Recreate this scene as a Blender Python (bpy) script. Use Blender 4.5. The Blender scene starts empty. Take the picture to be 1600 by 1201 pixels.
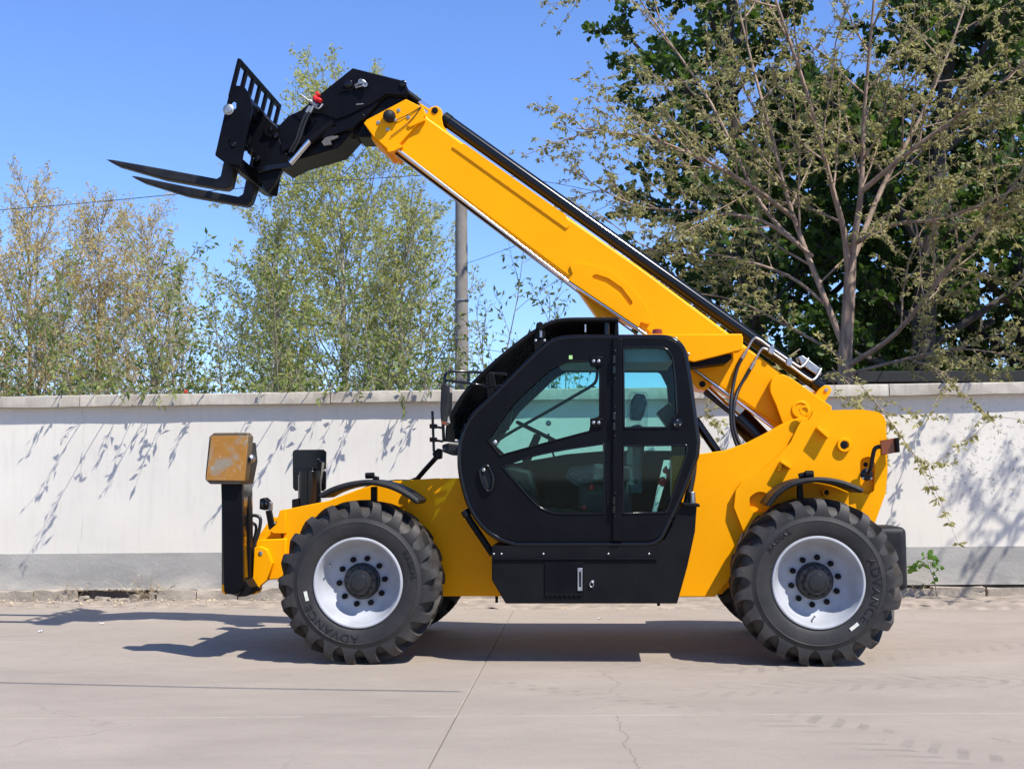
import bpy, bmesh, math, random
import numpy as np
from mathutils import Vector, Matrix, Euler

R = math.radians
scene = bpy.context.scene
col = scene.collection

# ------------------------------------------------------------------ camera
FPX = 1978.0                       # focal length in pixels of the 1600-wide photograph
CAM_LOC = Vector((0.0, -9.6, 1.41))
PITCH, ROLL = 4.18, -0.35
CROT = (Matrix.Rotation(R(90 + PITCH), 3, 'X') @ Matrix.Rotation(R(ROLL), 3, 'Z'))
cam_d = bpy.data.cameras.new('camera')
cam_d.sensor_width = 36.0
cam_d.lens = 36.0 * FPX / 1600.0
cam_d.clip_start, cam_d.clip_end = 0.1, 2000.0
cam = bpy.data.objects.new('camera', cam_d)
col.objects.link(cam)
cam.matrix_world = Matrix.Translation(CAM_LOC) @ CROT.to_4x4()
scene.camera = cam

# ------------------------------------------------------------------ sky and sun
TO_SUN = Vector((0.54, -0.52, 1.0)).normalized()
world = bpy.data.worlds.new('World')
scene.world = world
world.use_nodes = True
wn = world.node_tree.nodes
wl = world.node_tree.links
sky = wn.new('ShaderNodeTexSky')
sky.sky_type = 'NISHITA'
sky.sun_disc = False
sky.sun_elevation = math.asin(TO_SUN.z)
sky.sun_rotation = math.atan2(TO_SUN.x, TO_SUN.y)
sky.altitude = 0
sky.air_density = 1.0
sky.dust_density = 0.0
sky.ozone_density = 10.0
tint = wn.new('ShaderNodeMix'); tint.data_type = 'RGBA'; tint.blend_type = 'MULTIPLY'
tint.inputs[0].default_value = 1.0
tint.inputs[7].default_value = (.97, .93, 1.06, 1)
wl.new(sky.outputs[0], tint.inputs[6])
wl.new(tint.outputs[2], wn['Background'].inputs[0])
wn['Background'].inputs[1].default_value = 0.15
sun_d = bpy.data.lights.new('sun', 'SUN')
sun_d.energy = 5.0
sun_d.angle = R(0.53)
sun_d.color = (1.0, 0.972, 0.91)
sun = bpy.data.objects.new('sun', sun_d)
col.objects.link(sun)
sun.rotation_euler = (-TO_SUN).to_track_quat('-Z', 'Y').to_euler()
sun.location = (8, -10, 20)
scene.view_settings.view_transform = 'Standard'
scene.view_settings.look = 'None'
scene.view_settings.gamma = 1.0
scene.view_settings.use_curve_mapping = False
scene.view_settings.exposure = 0.5
scene.render.engine = 'CYCLES'
scene.cycles.max_bounces = 6
scene.cycles.diffuse_bounces = 3
scene.cycles.glossy_bounces = 3
scene.cycles.transmission_bounces = 4
scene.cycles.transparent_max_bounces = 12
scene.cycles.use_adaptive_sampling = True
scene.cycles.adaptive_threshold = 0.02

# ------------------------------------------------------------------ helpers
def ray(px, py):
    return CROT @ Vector(((px - 800.0) / FPX, -(py - 600.5) / FPX, -1.0))

def on(M, px, py, y):
    """point (local to frame M) where the sight line of a pixel meets the local plane y"""
    Mi = M.inverted()
    o = Mi @ CAM_LOC
    d = Mi.to_3x3() @ ray(px, py)
    return o + d * ((y - o.y) / d.y)

def gnd(px, py, z=0.0):
    d = ray(px, py)
    return CAM_LOC + d * ((z - CAM_LOC.z) / d.z)

def at(px, py, Y):
    d = ray(px, py)
    return CAM_LOC + d * ((Y - CAM_LOC.y) / d.y)

MACH = Matrix.Rotation(R(-4.0), 4, 'Z')
WALL = Matrix.Translation((0, 5.05, 0)) @ Matrix.Rotation(R(-2.9), 4, 'Z') @ Matrix.Rotation(R(-0.26), 4, 'Y')

def mp(px, py, y):
    return on(MACH, px, py, y)

def tag(o, label=None, cat=None, group=None, kind=None):
    if label: o['label'] = label
    if cat: o['category'] = cat
    if group: o['group'] = group
    if kind: o['kind'] = kind
    return o

def link(name, me, mat=None, parent=None):
    o = bpy.data.objects.new(name, me)
    col.objects.link(o)
    if mat is not None:
        if isinstance(mat, (list, tuple)):
            for m in mat: me.materials.append(m)
        else:
            me.materials.append(mat)
    if parent is not None:
        o.parent = parent
    return o

def empty(name, M=None):
    o = bpy.data.objects.new(name, None)
    o.empty_display_size = 0.3
    col.objects.link(o)
    if M is not None: o.matrix_world = M
    return o

def from_bm(name, bm, mat, parent=None, angle=35, bevel=0.0, seg=2):
    bmesh.ops.recalc_face_normals(bm, faces=bm.faces)
    me = bpy.data.meshes.new(name)
    bm.to_mesh(me); bm.free()
    for p in me.polygons: p.use_smooth = True
    me.set_sharp_from_angle(angle=R(angle))
    o = link(name, me, mat, parent)
    if bevel > 0:
        m = o.modifiers.new('bevel', 'BEVEL')
        m.width = bevel; m.segments = seg; m.limit_method = 'ANGLE'; m.angle_limit = R(38)
        m.use_clamp_overlap = True
    return o

def fillet(pts, n=6):
    """polygon with optional third value: corner radius"""
    out = []
    N = len(pts)
    for i, p in enumerate(pts):
        r = p[2] if len(p) > 2 else 0
        P = Vector(p[:2])
        if r <= 0:
            out.append(P); continue
        A = (Vector(pts[i - 1][:2]) - P); B = (Vector(pts[(i + 1) % N][:2]) - P)
        la, lb = A.length, B.length
        A.normalize(); B.normalize()
        ang = A.angle(B)
        t = min(r / math.tan(ang / 2), la * .48, lb * .48)
        p0, p1 = P + A * t, P + B * t
        for k in range(n + 1):
            u = k / n
            out.append((1 - u) ** 2 * p0 + 2 * u * (1 - u) * P + u * u * p1)
    return out

def crom(pts, n=6):
    """Catmull-Rom through points (any dimension)"""
    P = [Vector(p) for p in pts]
    P = [P[0] * 2 - P[1]] + P + [P[-1] * 2 - P[-2]]
    out = []
    for i in range(1, len(P) - 2):
        a, b, c, d = P[i - 1], P[i], P[i + 1], P[i + 2]
        for k in range(n):
            t = k / n
            out.append(.5 * ((2 * b) + (c - a) * t + (2 * a - 5 * b + 4 * c - d) * t * t + (3 * b - a - 3 * c + d) * t ** 3))
    out.append(P[-2])
    return out

def prism_bm(bm, loop, y0, y1, holes=()):
    """loop and holes: (x, z) lists; extruded from y0 to y1"""
    if not holes:
        a = [bm.verts.new((p[0], y0, p[1])) for p in loop]
        b = [bm.verts.new((p[0], y1, p[1])) for p in loop]
        n = len(a)
        bm.faces.new(a); bm.faces.new(b[::-1])
        for i in range(n):
            bm.faces.new((a[i], b[i], b[(i + 1) % n], a[(i + 1) % n]))
        return
    edges = []
    rings = []
    for lp in [loop] + list(holes):
        vs = [bm.verts.new((p[0], y0, p[1])) for p in lp]
        rings.append(vs)
        for i in range(len(vs)):
            edges.append(bm.edges.new((vs[i], vs[(i + 1) % len(vs)])))
    r = bmesh.ops.triangle_fill(bm, use_beauty=True, use_dissolve=False, edges=edges)
    faces = [f for f in r['geom'] if isinstance(f, bmesh.types.BMFace)]
    back = {}
    for vs in rings:
        for v in vs:
            back[v] = bm.verts.new((v.co.x, y1, v.co.z))
    for f in faces:
        bm.faces.new([back[v] for v in reversed(f.verts)])
    for vs in rings:
        for i in range(len(vs)):
            a, b = vs[i], vs[(i + 1) % len(vs)]
            bm.faces.new((a, back[a], back[b], b))

def P2(pts, y, n=6):
    """pixel polygon (with corner radii in pixels) -> local (x, z) on the machine plane y"""
    out = []
    for p in fillet(pts, n):
        q = mp(p[0], p[1], y)
        out.append((q.x, q.z))
    return out

def plate(name, pts, y0, y1, mat, parent, holes=(), bevel=0.004, n=6, angle=35):
    bm = bmesh.new()
    prism_bm(bm, P2(pts, y0, n), y0, y1, [P2(h, y0, n) for h in holes])
    return from_bm(name, bm, mat, parent, angle=angle, bevel=bevel)

def tube_bm(bm, pts, r, sides=10, caps=True):
    pts = [Vector(p) for p in pts]
    rs = r if isinstance(r, (list, tuple)) else [r] * len(pts)
    d0 = (pts[1] - pts[0]).normalized()
    up = Vector((0, 0, 1)) if abs(d0.z) < .9 else Vector((1, 0, 0))
    n = d0.cross(up).normalized()
    prev = None
    for i, p in enumerate(pts):
        if i == 0: d = d0
        elif i == len(pts) - 1: d = (pts[i] - pts[i - 1]).normalized()
        else: d = ((pts[i + 1] - p).normalized() + (p - pts[i - 1]).normalized()).normalized()
        n = (n - d * n.dot(d)).normalized()
        b = d.cross(n)
        ring = [bm.verts.new(p + (n * math.cos(2 * math.pi * k / sides) + b * math.sin(2 * math.pi * k / sides)) * rs[i]) for k in range(sides)]
        if prev:
            for k in range(sides):
                bm.faces.new((prev[k], prev[(k + 1) % sides], ring[(k + 1) % sides], ring[k]))
        elif caps:
            bm.faces.new(ring[::-1])
        prev = ring
    if caps: bm.faces.new(prev)

def tube(name, pts, r, mat, parent=None, sides=10, smooth=0, bevel=0.0):
    if smooth: 
        pts = crom(pts, smooth)
    bm = bmesh.new()
    tube_bm(bm, pts, r, sides)
    return from_bm(name, bm, mat, parent, angle=40, bevel=bevel)

def tpx(name, pts, r, mat, parent, sides=10, smooth=0, bevel=0.0):
    return tube(name, [mp(*p) for p in pts], r, mat, parent, sides, smooth, bevel)

def lathe_bm(bm, prof, n=48, c=(0, 0, 0), a0=0.0):
    """profile of (radius, y) turned about the y axis"""
    rings = []
    for r, y in prof:
        if r < 1e-5:
            rings.append([bm.verts.new((c[0], c[1] + y, c[2]))])
        else:
            rings.append([bm.verts.new((c[0] + r * math.cos(a0 + 2 * math.pi * k / n), c[1] + y, c[2] + r * math.sin(a0 + 2 * math.pi * k / n))) for k in range(n)])
    for a, b in zip(rings, rings[1:]):
        for k in range(n):
            k2 = (k + 1) % n
            if len(a) == 1 and len(b) == 1: continue
            if len(a) == 1: bm.faces.new((a[0], b[k], b[k2]))
            elif len(b) == 1: bm.faces.new((a[k], b[0], a[k2]))
            else: bm.faces.new((a[k], b[k], b[k2], a[k2]))

def disc(name, px, py, y, prof, mat, parent, n=20, angle=40):
    """small turned piece facing the near side, centred on a pixel at lateral depth y"""
    q = mp(px, py, y)
    bm = bmesh.new()
    lathe_bm(bm, prof, n, (q.x, y, q.z))
    return from_bm(name, bm, mat, parent, angle=angle)

def box_bm(bm, lo, hi):
    vs = [bm.verts.new((x, y, z)) for x in (lo[0], hi[0]) for y in (lo[1], hi[1]) for z in (lo[2], hi[2])]
    for f in ((0, 1, 3, 2), (4, 6, 7, 5), (0, 4, 5, 1), (2, 3, 7, 6), (0, 2, 6, 4), (1, 5, 7, 3)):
        bm.faces.new([vs[i] for i in f])

def box(name, lo, hi, mat, parent=None, bevel=0.004, seg=2):
    bm = bmesh.new(); box_bm(bm, lo, hi)
    return from_bm(name, bm, mat, parent, bevel=bevel, seg=seg)

# ------------------------------------------------------------------ materials
def new_mat(name):
    m = bpy.data.materials.new(name); m.use_nodes = True
    return m, m.node_tree.nodes, m.node_tree.links, m.node_tree.nodes['Principled BSDF']

def simple(name, rgb, rough=0.5, metal=0.0, coat=0.0, var=0.0, scale=6.0, bump=0.0, bscale=60.0, dust=None, dust_amt=0.0, spec=None):
    m, N, L, b = new_mat(name)
    b.inputs['Base Color'].default_value = (*rgb, 1)
    b.inputs['Roughness'].default_value = rough
    b.inputs['Metallic'].default_value = metal
    b.inputs['Coat Weight'].default_value = coat
    b.inputs['Coat Roughness'].default_value = 0.08
    if spec is not None: b.inputs['Specular IOR Level'].default_value = spec
    tc = N.new('ShaderNodeTexCoord')
    if var > 0 or dust:
        nz = N.new('ShaderNodeTexNoise'); nz.inputs['Scale'].default_value = scale; nz.inputs['Detail'].default_value = 6
        L.new(tc.outputs['Object'], nz.inputs['Vector'])
        mr = N.new('ShaderNodeMapRange')
        mr.inputs[1].default_value = .35; mr.inputs[2].default_value = .7
        L.new(nz.outputs['Fac'], mr.inputs[0])
        mix = N.new('ShaderNodeMix'); mix.data_type = 'RGBA'
        lo = rgb
        hi = dust if dust else tuple(min(1, c * (1 + var)) for c in rgb)
        if not dust: lo = tuple(c * (1 - var) for c in rgb)
        mr.inputs[4].default_value = dust_amt if dust else 1.0
        mix.inputs[6].default_value = (*lo, 1); mix.inputs[7].default_value = (*hi, 1)
        L.new(mr.outputs[0], mix.inputs[0]); L.new(mix.outputs[2], b.inputs['Base Color'])
        mr2 = N.new('ShaderNodeMapRange'); mr2.inputs[3].default_value = rough * .85; mr2.inputs[4].default_value = min(1, rough * 1.25)
        L.new(nz.outputs['Fac'], mr2.inputs[0]); L.new(mr2.outputs[0], b.inputs['Roughness'])
    if bump > 0:
        nb = N.new('ShaderNodeTexNoise'); nb.inputs['Scale'].default_value = bscale; nb.inputs['Detail'].default_value = 4
        L.new(tc.outputs['Object'], nb.inputs['Vector'])
        bp = N.new('ShaderNodeBump'); bp.inputs['Strength'].default_value = bump; bp.inputs['Distance'].default_value = .01
        L.new(nb.outputs['Fac'], bp.inputs['Height']); L.new(bp.outputs[0], b.inputs['Normal'])
    return m

def mathn(N, L, op, a, b=None, c=None, clamp=False):
    n = N.new('ShaderNodeMath'); n.operation = op; n.use_clamp = clamp
    for i, v in enumerate((a, b, c)):
        if v is None: continue
        if isinstance(v, (int, float)): n.inputs[i].default_value = v
        else: L.new(v, n.inputs[i])
    return n.outputs[0]

def noise(N, L, vec, scale, detail=5, rough=.55, dist=0.0):
    n = N.new('ShaderNodeTexNoise'); n.inputs['Scale'].default_value = scale
    n.inputs['Detail'].default_value = detail; n.inputs['Roughness'].default_value = rough; n.inputs['Distortion'].default_value = dist
    L.new(vec, n.inputs['Vector'])
    return n.outputs['Fac']

def maprange(N, L, v, a, b, c=0.0, d=1.0, smooth=False):
    n = N.new('ShaderNodeMapRange')
    if smooth: n.interpolation_type = 'SMOOTHSTEP'
    n.inputs[1].default_value = a; n.inputs[2].default_value = b; n.inputs[3].default_value = c; n.inputs[4].default_value = d
    L.new(v, n.inputs[0]); return n.outputs[0]

def mixc(N, L, f, a, b, blend='MIX'):
    n = N.new('ShaderNodeMix'); n.data_type = 'RGBA'; n.blend_type = blend
    for i, v in ((0, f), (6, a), (7, b)):
        if isinstance(v, (int, float)): n.inputs[i].default_value = v
        elif isinstance(v, tuple): n.inputs[i].default_value = (*v, 1)
        else: L.new(v, n.inputs[i])
    return n.outputs[2]

def bumpn(N, L, h, strength, dist=.01):
    n = N.new('ShaderNodeBump'); n.inputs['Strength'].default_value = strength; n.inputs['Distance'].default_value = dist
    L.new(h, n.inputs['Height']); return n.outputs[0]

def stretch(N, L, vec, s, rot=0.0):
    n = N.new('ShaderNodeMapping'); n.inputs['Scale'].default_value = s; n.inputs['Rotation'].default_value = (0, 0, rot)
    L.new(vec, n.inputs['Vector']); return n.outputs[0]

YEL = simple('yellow_paint', (0.86, 0.345, 0.0015), .34, coat=.0, var=.03, scale=3, bump=.04, bscale=14, spec=.08)
BLK = simple('black_paint', (.0045, .0045, .006), .34, coat=.0, var=.2, scale=5, bump=.04, bscale=25, spec=.09)
BLKM = simple('black_satin', (.006, .006, .0065), .46, dust=(.03, .028, .026), dust_amt=.15, scale=4, spec=.09)
BLKG = simple('black_gloss', (.004, .004, .005), .16, coat=.0, bump=.02, bscale=12, spec=.35)
PLAS = simple('black_plastic', (.011, .0115, .0125), .5, dust=(.04, .037, .034), dust_amt=.35, scale=9, bump=.15, bscale=120, spec=.25)
CHRO = simple('chrome', (.72, .72, .74), .12, metal=1.0)
DULL = simple('dull_steel', (.10, .092, .085), .6, var=.2, scale=30)
PADE = simple('worn_pad_edge', (.085, .055, .022), .6, dust=(.14, .12, .09), dust_amt=.6, scale=20)
STEEL = simple('zinc_steel', (.40, .40, .39), .42, metal=1.0, var=.15, scale=30)
FORK = simple('fork_steel', (.010, .010, .011), .42, dust=(.05, .047, .044), dust_amt=.3, scale=8, bump=.08, bscale=40, spec=.25)
RIM = simple('rim_paint', (.405, .415, .44), .42, dust=(.25, .237, .22), dust_amt=.5, scale=7, spec=.3)
SEAT = simple('seat_vinyl', (.016, .016, .018), .6)
RED = simple('red_plastic', (.62, .02, .015), .4)
AMB = simple('amber_lens', (.17, .032, .002), .15, coat=.1)
BLKR = simple('black_reflective', (.004, .004, .005), .13, spec=.9, bump=.05, bscale=9)
HUBM = simple('hub_black', (.011, .011, .012), .36, dust=(.035, .033, .03), dust_amt=.25, scale=18, spec=.4)
LBL = simple('paper_label', (.62, .62, .52), .7, var=.15, scale=60)
HOSE = simple('rubber_hose', (.012, .012, .013), .42)
GRN = simple('green_sticker', (.35, .6, .2), .6)

def rubber_mat():
    m, N, L, b = new_mat('tyre_rubber')
    tc = N.new('ShaderNodeTexCoord'); v = tc.outputs['Object']
    sx = N.new('ShaderNodeSeparateXYZ'); L.new(v, sx.inputs[0])
    rad = mathn(N, L, 'SQRT', mathn(N, L, 'ADD', mathn(N, L, 'MULTIPLY', sx.outputs[0], sx.outputs[0]), mathn(N, L, 'MULTIPLY', sx.outputs[2], sx.outputs[2])))
    n1 = noise(N, L, v, 5, 6); n2 = noise(N, L, v, 45, 4)
    tread = maprange(N, L, rad, .50, .60, .25, 1.0)
    dust = mathn(N, L, 'MULTIPLY', tread, maprange(N, L, n1, .35, .75))
    dust = mathn(N, L, 'MULTIPLY', dust, maprange(N, L, n2, .2, .7, .5, 1.0))
    c = mixc(N, L, mathn(N, L, 'MULTIPLY', dust, .75), (.0165, .016, .016), (.135, .11, .088))
    L.new(c, b.inputs['Base Color'])
    b.inputs['Roughness'].default_value = .6; b.inputs['Specular IOR Level'].default_value = .35
    L.new(bumpn(N, L, noise(N, L, v, 130, 3), .18), b.inputs['Normal'])
    return m
RUB = rubber_mat()
RUBL = simple('tyre_letter_rubber', (.007, .007, .007), .42, spec=.4)

def rust_mat():
    m, N, L, b = new_mat('worn_pad_paint')
    tc = N.new('ShaderNodeTexCoord'); v = tc.outputs['Object']
    n1 = noise(N, L, stretch(N, L, v, (5, 5, 4)), 1.0, 5, .6, .8); n2 = noise(N, L, v, 28, 5)
    c = mixc(N, L, maprange(N, L, n2, .3, .75), (.30, .125, .012), (.36, .165, .022))
    c = mixc(N, L, maprange(N, L, n1, .52, .66, 0, .75, True), c, (.22, .22, .18))
    c = mixc(N, L, maprange(N, L, n2, .62, .72, 0, .5), c, (.40, .38, .33))
    L.new(c, b.inputs['Base Color']); b.inputs['Roughness'].default_value = .6
    return m
PAD = rust_mat()

def glass_mat(name, tint, refl=1.0, haze=0.0):
    m = bpy.data.materials.new(name); m.use_nodes = True
    N, L = m.node_tree.nodes, m.node_tree.links
    N.clear()
    out = N.new('ShaderNodeOutputMaterial')
    tr = N.new('ShaderNodeBsdfTransparent'); tr.inputs[0].default_value = (*tint, 1)
    gl = N.new('ShaderNodeBsdfGlossy'); gl.inputs['Roughness'].default_value = .03
    fr = N.new('ShaderNodeFresnel'); fr.inputs[0].default_value = 1.5
    mx = N.new('ShaderNodeMixShader')
    f = mathn(N, L, 'MULTIPLY', fr.outputs[0], refl)
    L.new(f, mx.inputs[0]); L.new(tr.outputs[0], mx.inputs[1]); L.new(gl.outputs[0], mx.inputs[2])
    L.new(mx.outputs[0], out.inputs[0])
    return m
GLS = glass_mat('tinted_glass', (.71, .89, .87), .35)
CLR = glass_mat('clear_lens', (.8, .82, .82), 2.0)

def film_mat():
    m, N, L, b = new_mat('plastic_film')
    tr = N.new('ShaderNodeBsdfTransparent')
    mx = N.new('ShaderNodeMixShader')
    tc = N.new('ShaderNodeTexCoord')
    n1 = noise(N, L, tc.outputs['Object'], 22, 5, .6, 1.5)
    b.inputs['Base Color'].default_value = (.40, .47, .50, 1); b.inputs['Roughness'].default_value = .2
    L.new(bumpn(N, L, n1, .9, .03), b.inputs['Normal'])
    L.new(maprange(N, L, n1, .38, .70, .04, .42), mx.inputs[0])
    L.new(tr.outputs[0], mx.inputs[1]); L.new(b.outputs[0], mx.inputs[2])
    L.new(mx.outputs[0], N['Material Output'].inputs[0])
    return m
FILM = film_mat()

def leaf_mat(name, c0, c1, trans=.35, rough=.5):
    m = bpy.data.materials.new(name); m.use_nodes = True
    N, L = m.node_tree.nodes, m.node_tree.links
    b = N['Principled BSDF']; b.inputs['Roughness'].default_value = rough
    b.inputs['Specular IOR Level'].default_value = .3
    g = N.new('ShaderNodeNewGeometry')
    c = mixc(N, L, g.outputs['Random Per Island'], c0, c1)
    L.new(c, b.inputs['Base Color'])
    t = N.new('ShaderNodeBsdfTranslucent')
    hs = N.new('ShaderNodeHueSaturation'); hs.inputs['Value'].default_value = 1.5; hs.inputs['Saturation'].default_value = 1.1
    L.new(c, hs.inputs['Color']); L.new(hs.outputs[0], t.inputs[0])
    mx = N.new('ShaderNodeMixShader'); mx.inputs[0].default_value = trans
    L.new(b.outputs[0], mx.inputs[1]); L.new(t.outputs[0], mx.inputs[2])
    L.new(mx.outputs[0], N['Material Output'].inputs[0])
    return m
LF_MID = leaf_mat('leaf_fresh_green', (.28, .31, .075), (.45, .43, .16), .5)
LF_TAN = leaf_mat('leaf_bud_tan', (.46, .365, .12), (.57, .47, .22), .5)
LF_SAP = leaf_mat('leaf_sapling_green', (.12, .175, .04), (.30, .325, .105), .45)
LF_OLV = leaf_mat('leaf_young_olive', (.22, .205, .07), (.40, .365, .16), .4)
LF_DRK = leaf_mat('leaf_dark_green', (.032, .064, .012), (.085, .14, .028), .38)
LF_BRT = leaf_mat('leaf_bright_green', (.08, .17, .025), (.14, .24, .05))
LF_DRY = simple('dry_grass', (.42, .33, .2), .8, var=.2)

def bark_mat(name, c0, c1, scale=14):
    m, N, L, b = new_mat(name)
    tc = N.new('ShaderNodeTexCoord'); v = tc.outputs['Object']
    n1 = noise(N, L, stretch(N, L, v, (1, 1, .25)), scale, 6, .65)
    L.new(mixc(N, L, maprange(N, L, n1, .35, .7), c0, c1), b.inputs['Base Color'])
    b.inputs['Roughness'].default_value = .85
    L.new(bumpn(N, L, n1, .6, .02), b.inputs['Normal'])
    return m
BK_GRY = bark_mat('bark_pale_grey', (.24, .215, .17), (.44, .41, .34))
BK_BRN = bark_mat('bark_warm_brown', (.17, .112, .078), (.40, .29, .21))
BK_DRK = bark_mat('bark_dark', (.035, .028, .022), (.09, .07, .055))
BK_TAN = bark_mat('bark_tan', (.26, .21, .15), (.40, .34, .26))
BK_SAP = bark_mat('bark_sapling', (.15, .125, .085), (.32, .27, .18))

# ------------------------------------------------------------------ ground, road, wall
CRX = gnd(976, 1150).x
def concrete_mat():
    m, N, L, b = new_mat('road_concrete')
    tc = N.new('ShaderNodeTexCoord'); v = tc.outputs['Object']
    n1 = noise(N, L, stretch(N, L, v, (.6, 1.3, 1)), .75, 6, .62, .5)
    n2 = noise(N, L, stretch(N, L, v, (1.0, 1.9, 1)), 1.5, 7, .66, .6)
    n3 = noise(N, L, v, 55, 4, .7)
    n4 = noise(N, L, v, 7, 6, .65)
    c = mixc(N, L, maprange(N, L, n1, .32, .68), (0.252, 0.206, 0.164), (0.320, 0.264, 0.210))
    c = mixc(N, L, maprange(N, L, n2, .38, .75, 0, .38), c, (0.367, 0.307, 0.242))
    c = mixc(N, L, maprange(N, L, n4, .52, .76, 0, .45), c, (0.236, 0.196, 0.159))
    c = mixc(N, L, maprange(N, L, n3, .54, .70, 0, .5), c, (0.189, 0.161, 0.130))
    n5 = noise(N, L, v, 140, 3, .6)
    c = mixc(N, L, maprange(N, L, n5, .6, .7, 0, .35), c, (0.452, 0.386, 0.313))
    # printed tyre tracks: chevron lugs along curved bands
    sx = N.new('ShaderNodeSeparateXYZ'); L.new(v, sx.inputs[0])
    X, Y = sx.outputs[0], sx.outputs[1]
    wob = noise(N, L, v, .9, 3)
    def band(x0, y0, deg, length, half, amt, both=True):
        ca, sa = math.cos(R(deg)), math.sin(R(deg))
        dx = mathn(N, L, 'SUBTRACT', X, x0); dy = mathn(N, L, 'SUBTRACT', Y, y0)
        u = mathn(N, L, 'ADD', mathn(N, L, 'MULTIPLY', dx, ca), mathn(N, L, 'MULTIPLY', dy, sa))
        dv = mathn(N, L, 'SUBTRACT', mathn(N, L, 'MULTIPLY', dy, ca), mathn(N, L, 'MULTIPLY', dx, sa))
        dv = mathn(N, L, 'ADD', dv, mathn(N, L, 'MULTIPLY', mathn(N, L, 'SUBTRACT', wob, .5), .25))
        av = mathn(N, L, 'ABSOLUTE', dv)
        sg = mathn(N, L, 'MULTIPLY', mathn(N, L, 'SIGN', dv), .045)
        ph = mathn(N, L, 'ADD', mathn(N, L, 'ADD', u, mathn(N, L, 'MULTIPLY', av, .75 if both else .3)), sg)
        st = maprange(N, L, mathn(N, L, 'SINE', mathn(N, L, 'MULTIPLY', ph, 34.5)), .15, .55)
        inside = mathn(N, L, 'MULTIPLY', maprange(N, L, av, half - .04, half, 1, 0), maprange(N, L, av, .0, .03))
        rng = mathn(N, L, 'MULTIPLY', maprange(N, L, u, 0, .3), maprange(N, L, u, length - .5, length, 1, 0))
        r = mathn(N, L, 'MULTIPLY', mathn(N, L, 'MULTIPLY', st, inside), mathn(N, L, 'MULTIPLY', rng, maprange(N, L, n2, .36, .56)))
        return mathn(N, L, 'MULTIPLY', mathn(N, L, 'MULTIPLY', r, maprange(N, L, n4, .3, .6, .35, 1)), amt)
    for t in (band(-.3, -.57, -41, 2.3, .10, .42, False), band(1.4, -.3, 27, 4.2, .26, .30), band(1.5, -1.95, -60, 2.6, .27, .40),
              band(2.5, -.7, -12, 3.5, .26, .32), band(-1.0, .55, -14, 4.0, .22, .22), band(1.0, -1.2, 12, 4.5, .24, .28)):
        c = mixc(N, L, t, c, (0.125, 0.102, 0.083))
    # spalled pale edge along the long joint, and one wandering crack running to the camera
    jl = mathn(N, L, 'ABSOLUTE', mathn(N, L, 'ADD', mathn(N, L, 'ADD', Y, 1.97), mathn(N, L, 'MULTIPLY', X, .0048)))
    spall = mathn(N, L, 'MULTIPLY', maprange(N, L, jl, .002, .030, 1, 0), maprange(N, L, n4, .47, .62))
    c = mixc(N, L, mathn(N, L, 'MULTIPLY', spall, .25), c, (0.460, 0.392, 0.321))
    cxl = mathn(N, L, 'ABSOLUTE', mathn(N, L, 'SUBTRACT', mathn(N, L, 'SUBTRACT', X, CRX), mathn(N, L, 'MULTIPLY', mathn(N, L, 'SUBTRACT', noise(N, L, stretch(N, L, v, (0, 1, 0)), 2.6, 6, .7), .5), .22)))
    cl_ = mathn(N, L, 'MULTIPLY', maprange(N, L, cxl, .002, .007, 1, 0), maprange(N, L, Y, -1.99, -1.98, 1, 0))
    c = mixc(N, L, mathn(N, L, 'MULTIPLY', cl_, .55), c, (0.130, 0.108, 0.088))
    # wandering hairline cracks
    vo = N.new('ShaderNodeTexVoronoi'); vo.feature = 'DISTANCE_TO_EDGE'; vo.inputs['Scale'].default_value = .23
    wv = N.new('ShaderNodeVectorMath'); wv.operation = 'ADD'
    nn = N.new('ShaderNodeTexNoise'); nn.inputs['Scale'].default_value = 2.2; nn.inputs['Detail'].default_value = 6
    L.new(v, nn.inputs['Vector']); 
    sc_ = N.new('ShaderNodeVectorMath'); sc_.operation = 'SCALE'; sc_.inputs['Scale'].default_value = .55
    L.new(nn.outputs['Color'], sc_.inputs[0]); L.new(v, wv.inputs[0]); L.new(sc_.outputs[0], wv.inputs[1]); L.new(wv.outputs[0], vo.inputs['Vector'])
    crack = mathn(N, L, 'MULTIPLY', maprange(N, L, vo.outputs['Distance'], .0, .0022, 1, 0), maprange(N, L, n1, .45, .62))
    c = mixc(N, L, mathn(N, L, 'MULTIPLY', crack, .6), c, (0.160, 0.127, 0.102))
    L.new(c, b.inputs['Base Color'])
    L.new(maprange(N, L, n4, .3, .7, .78, .95), b.inputs['Roughness'])
    h = mathn(N, L, 'ADD', mathn(N, L, 'MULTIPLY', n3, .25), mathn(N, L, 'MULTIPLY', n4, .6))
    L.new(bumpn(N, L, mathn(N, L, 'SUBTRACT', h, mathn(N, L, 'MULTIPLY', crack, .5)), .35, .012), b.inputs['Normal'])
    return m
CONC = concrete_mat()
DIRT = simple('dusty_soil', (.29, .235, .185), .95, var=.28, scale=5, bump=.6, bscale=40)
FIELD = simple('field_soil', (.20, .17, .11), .95, var=.35, scale=1.2, bump=.4, bscale=8)

# one sheet to the horizon, a little below the road
bm = bmesh.new()
vs = [bm.verts.new((x, y, -.02)) for x, y in ((-600, -600), (600, -600), (600, 600), (-600, 600))]
bm.faces.new(vs)
tag(from_bm('ground', bm, FIELD), kind='structure')

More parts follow.
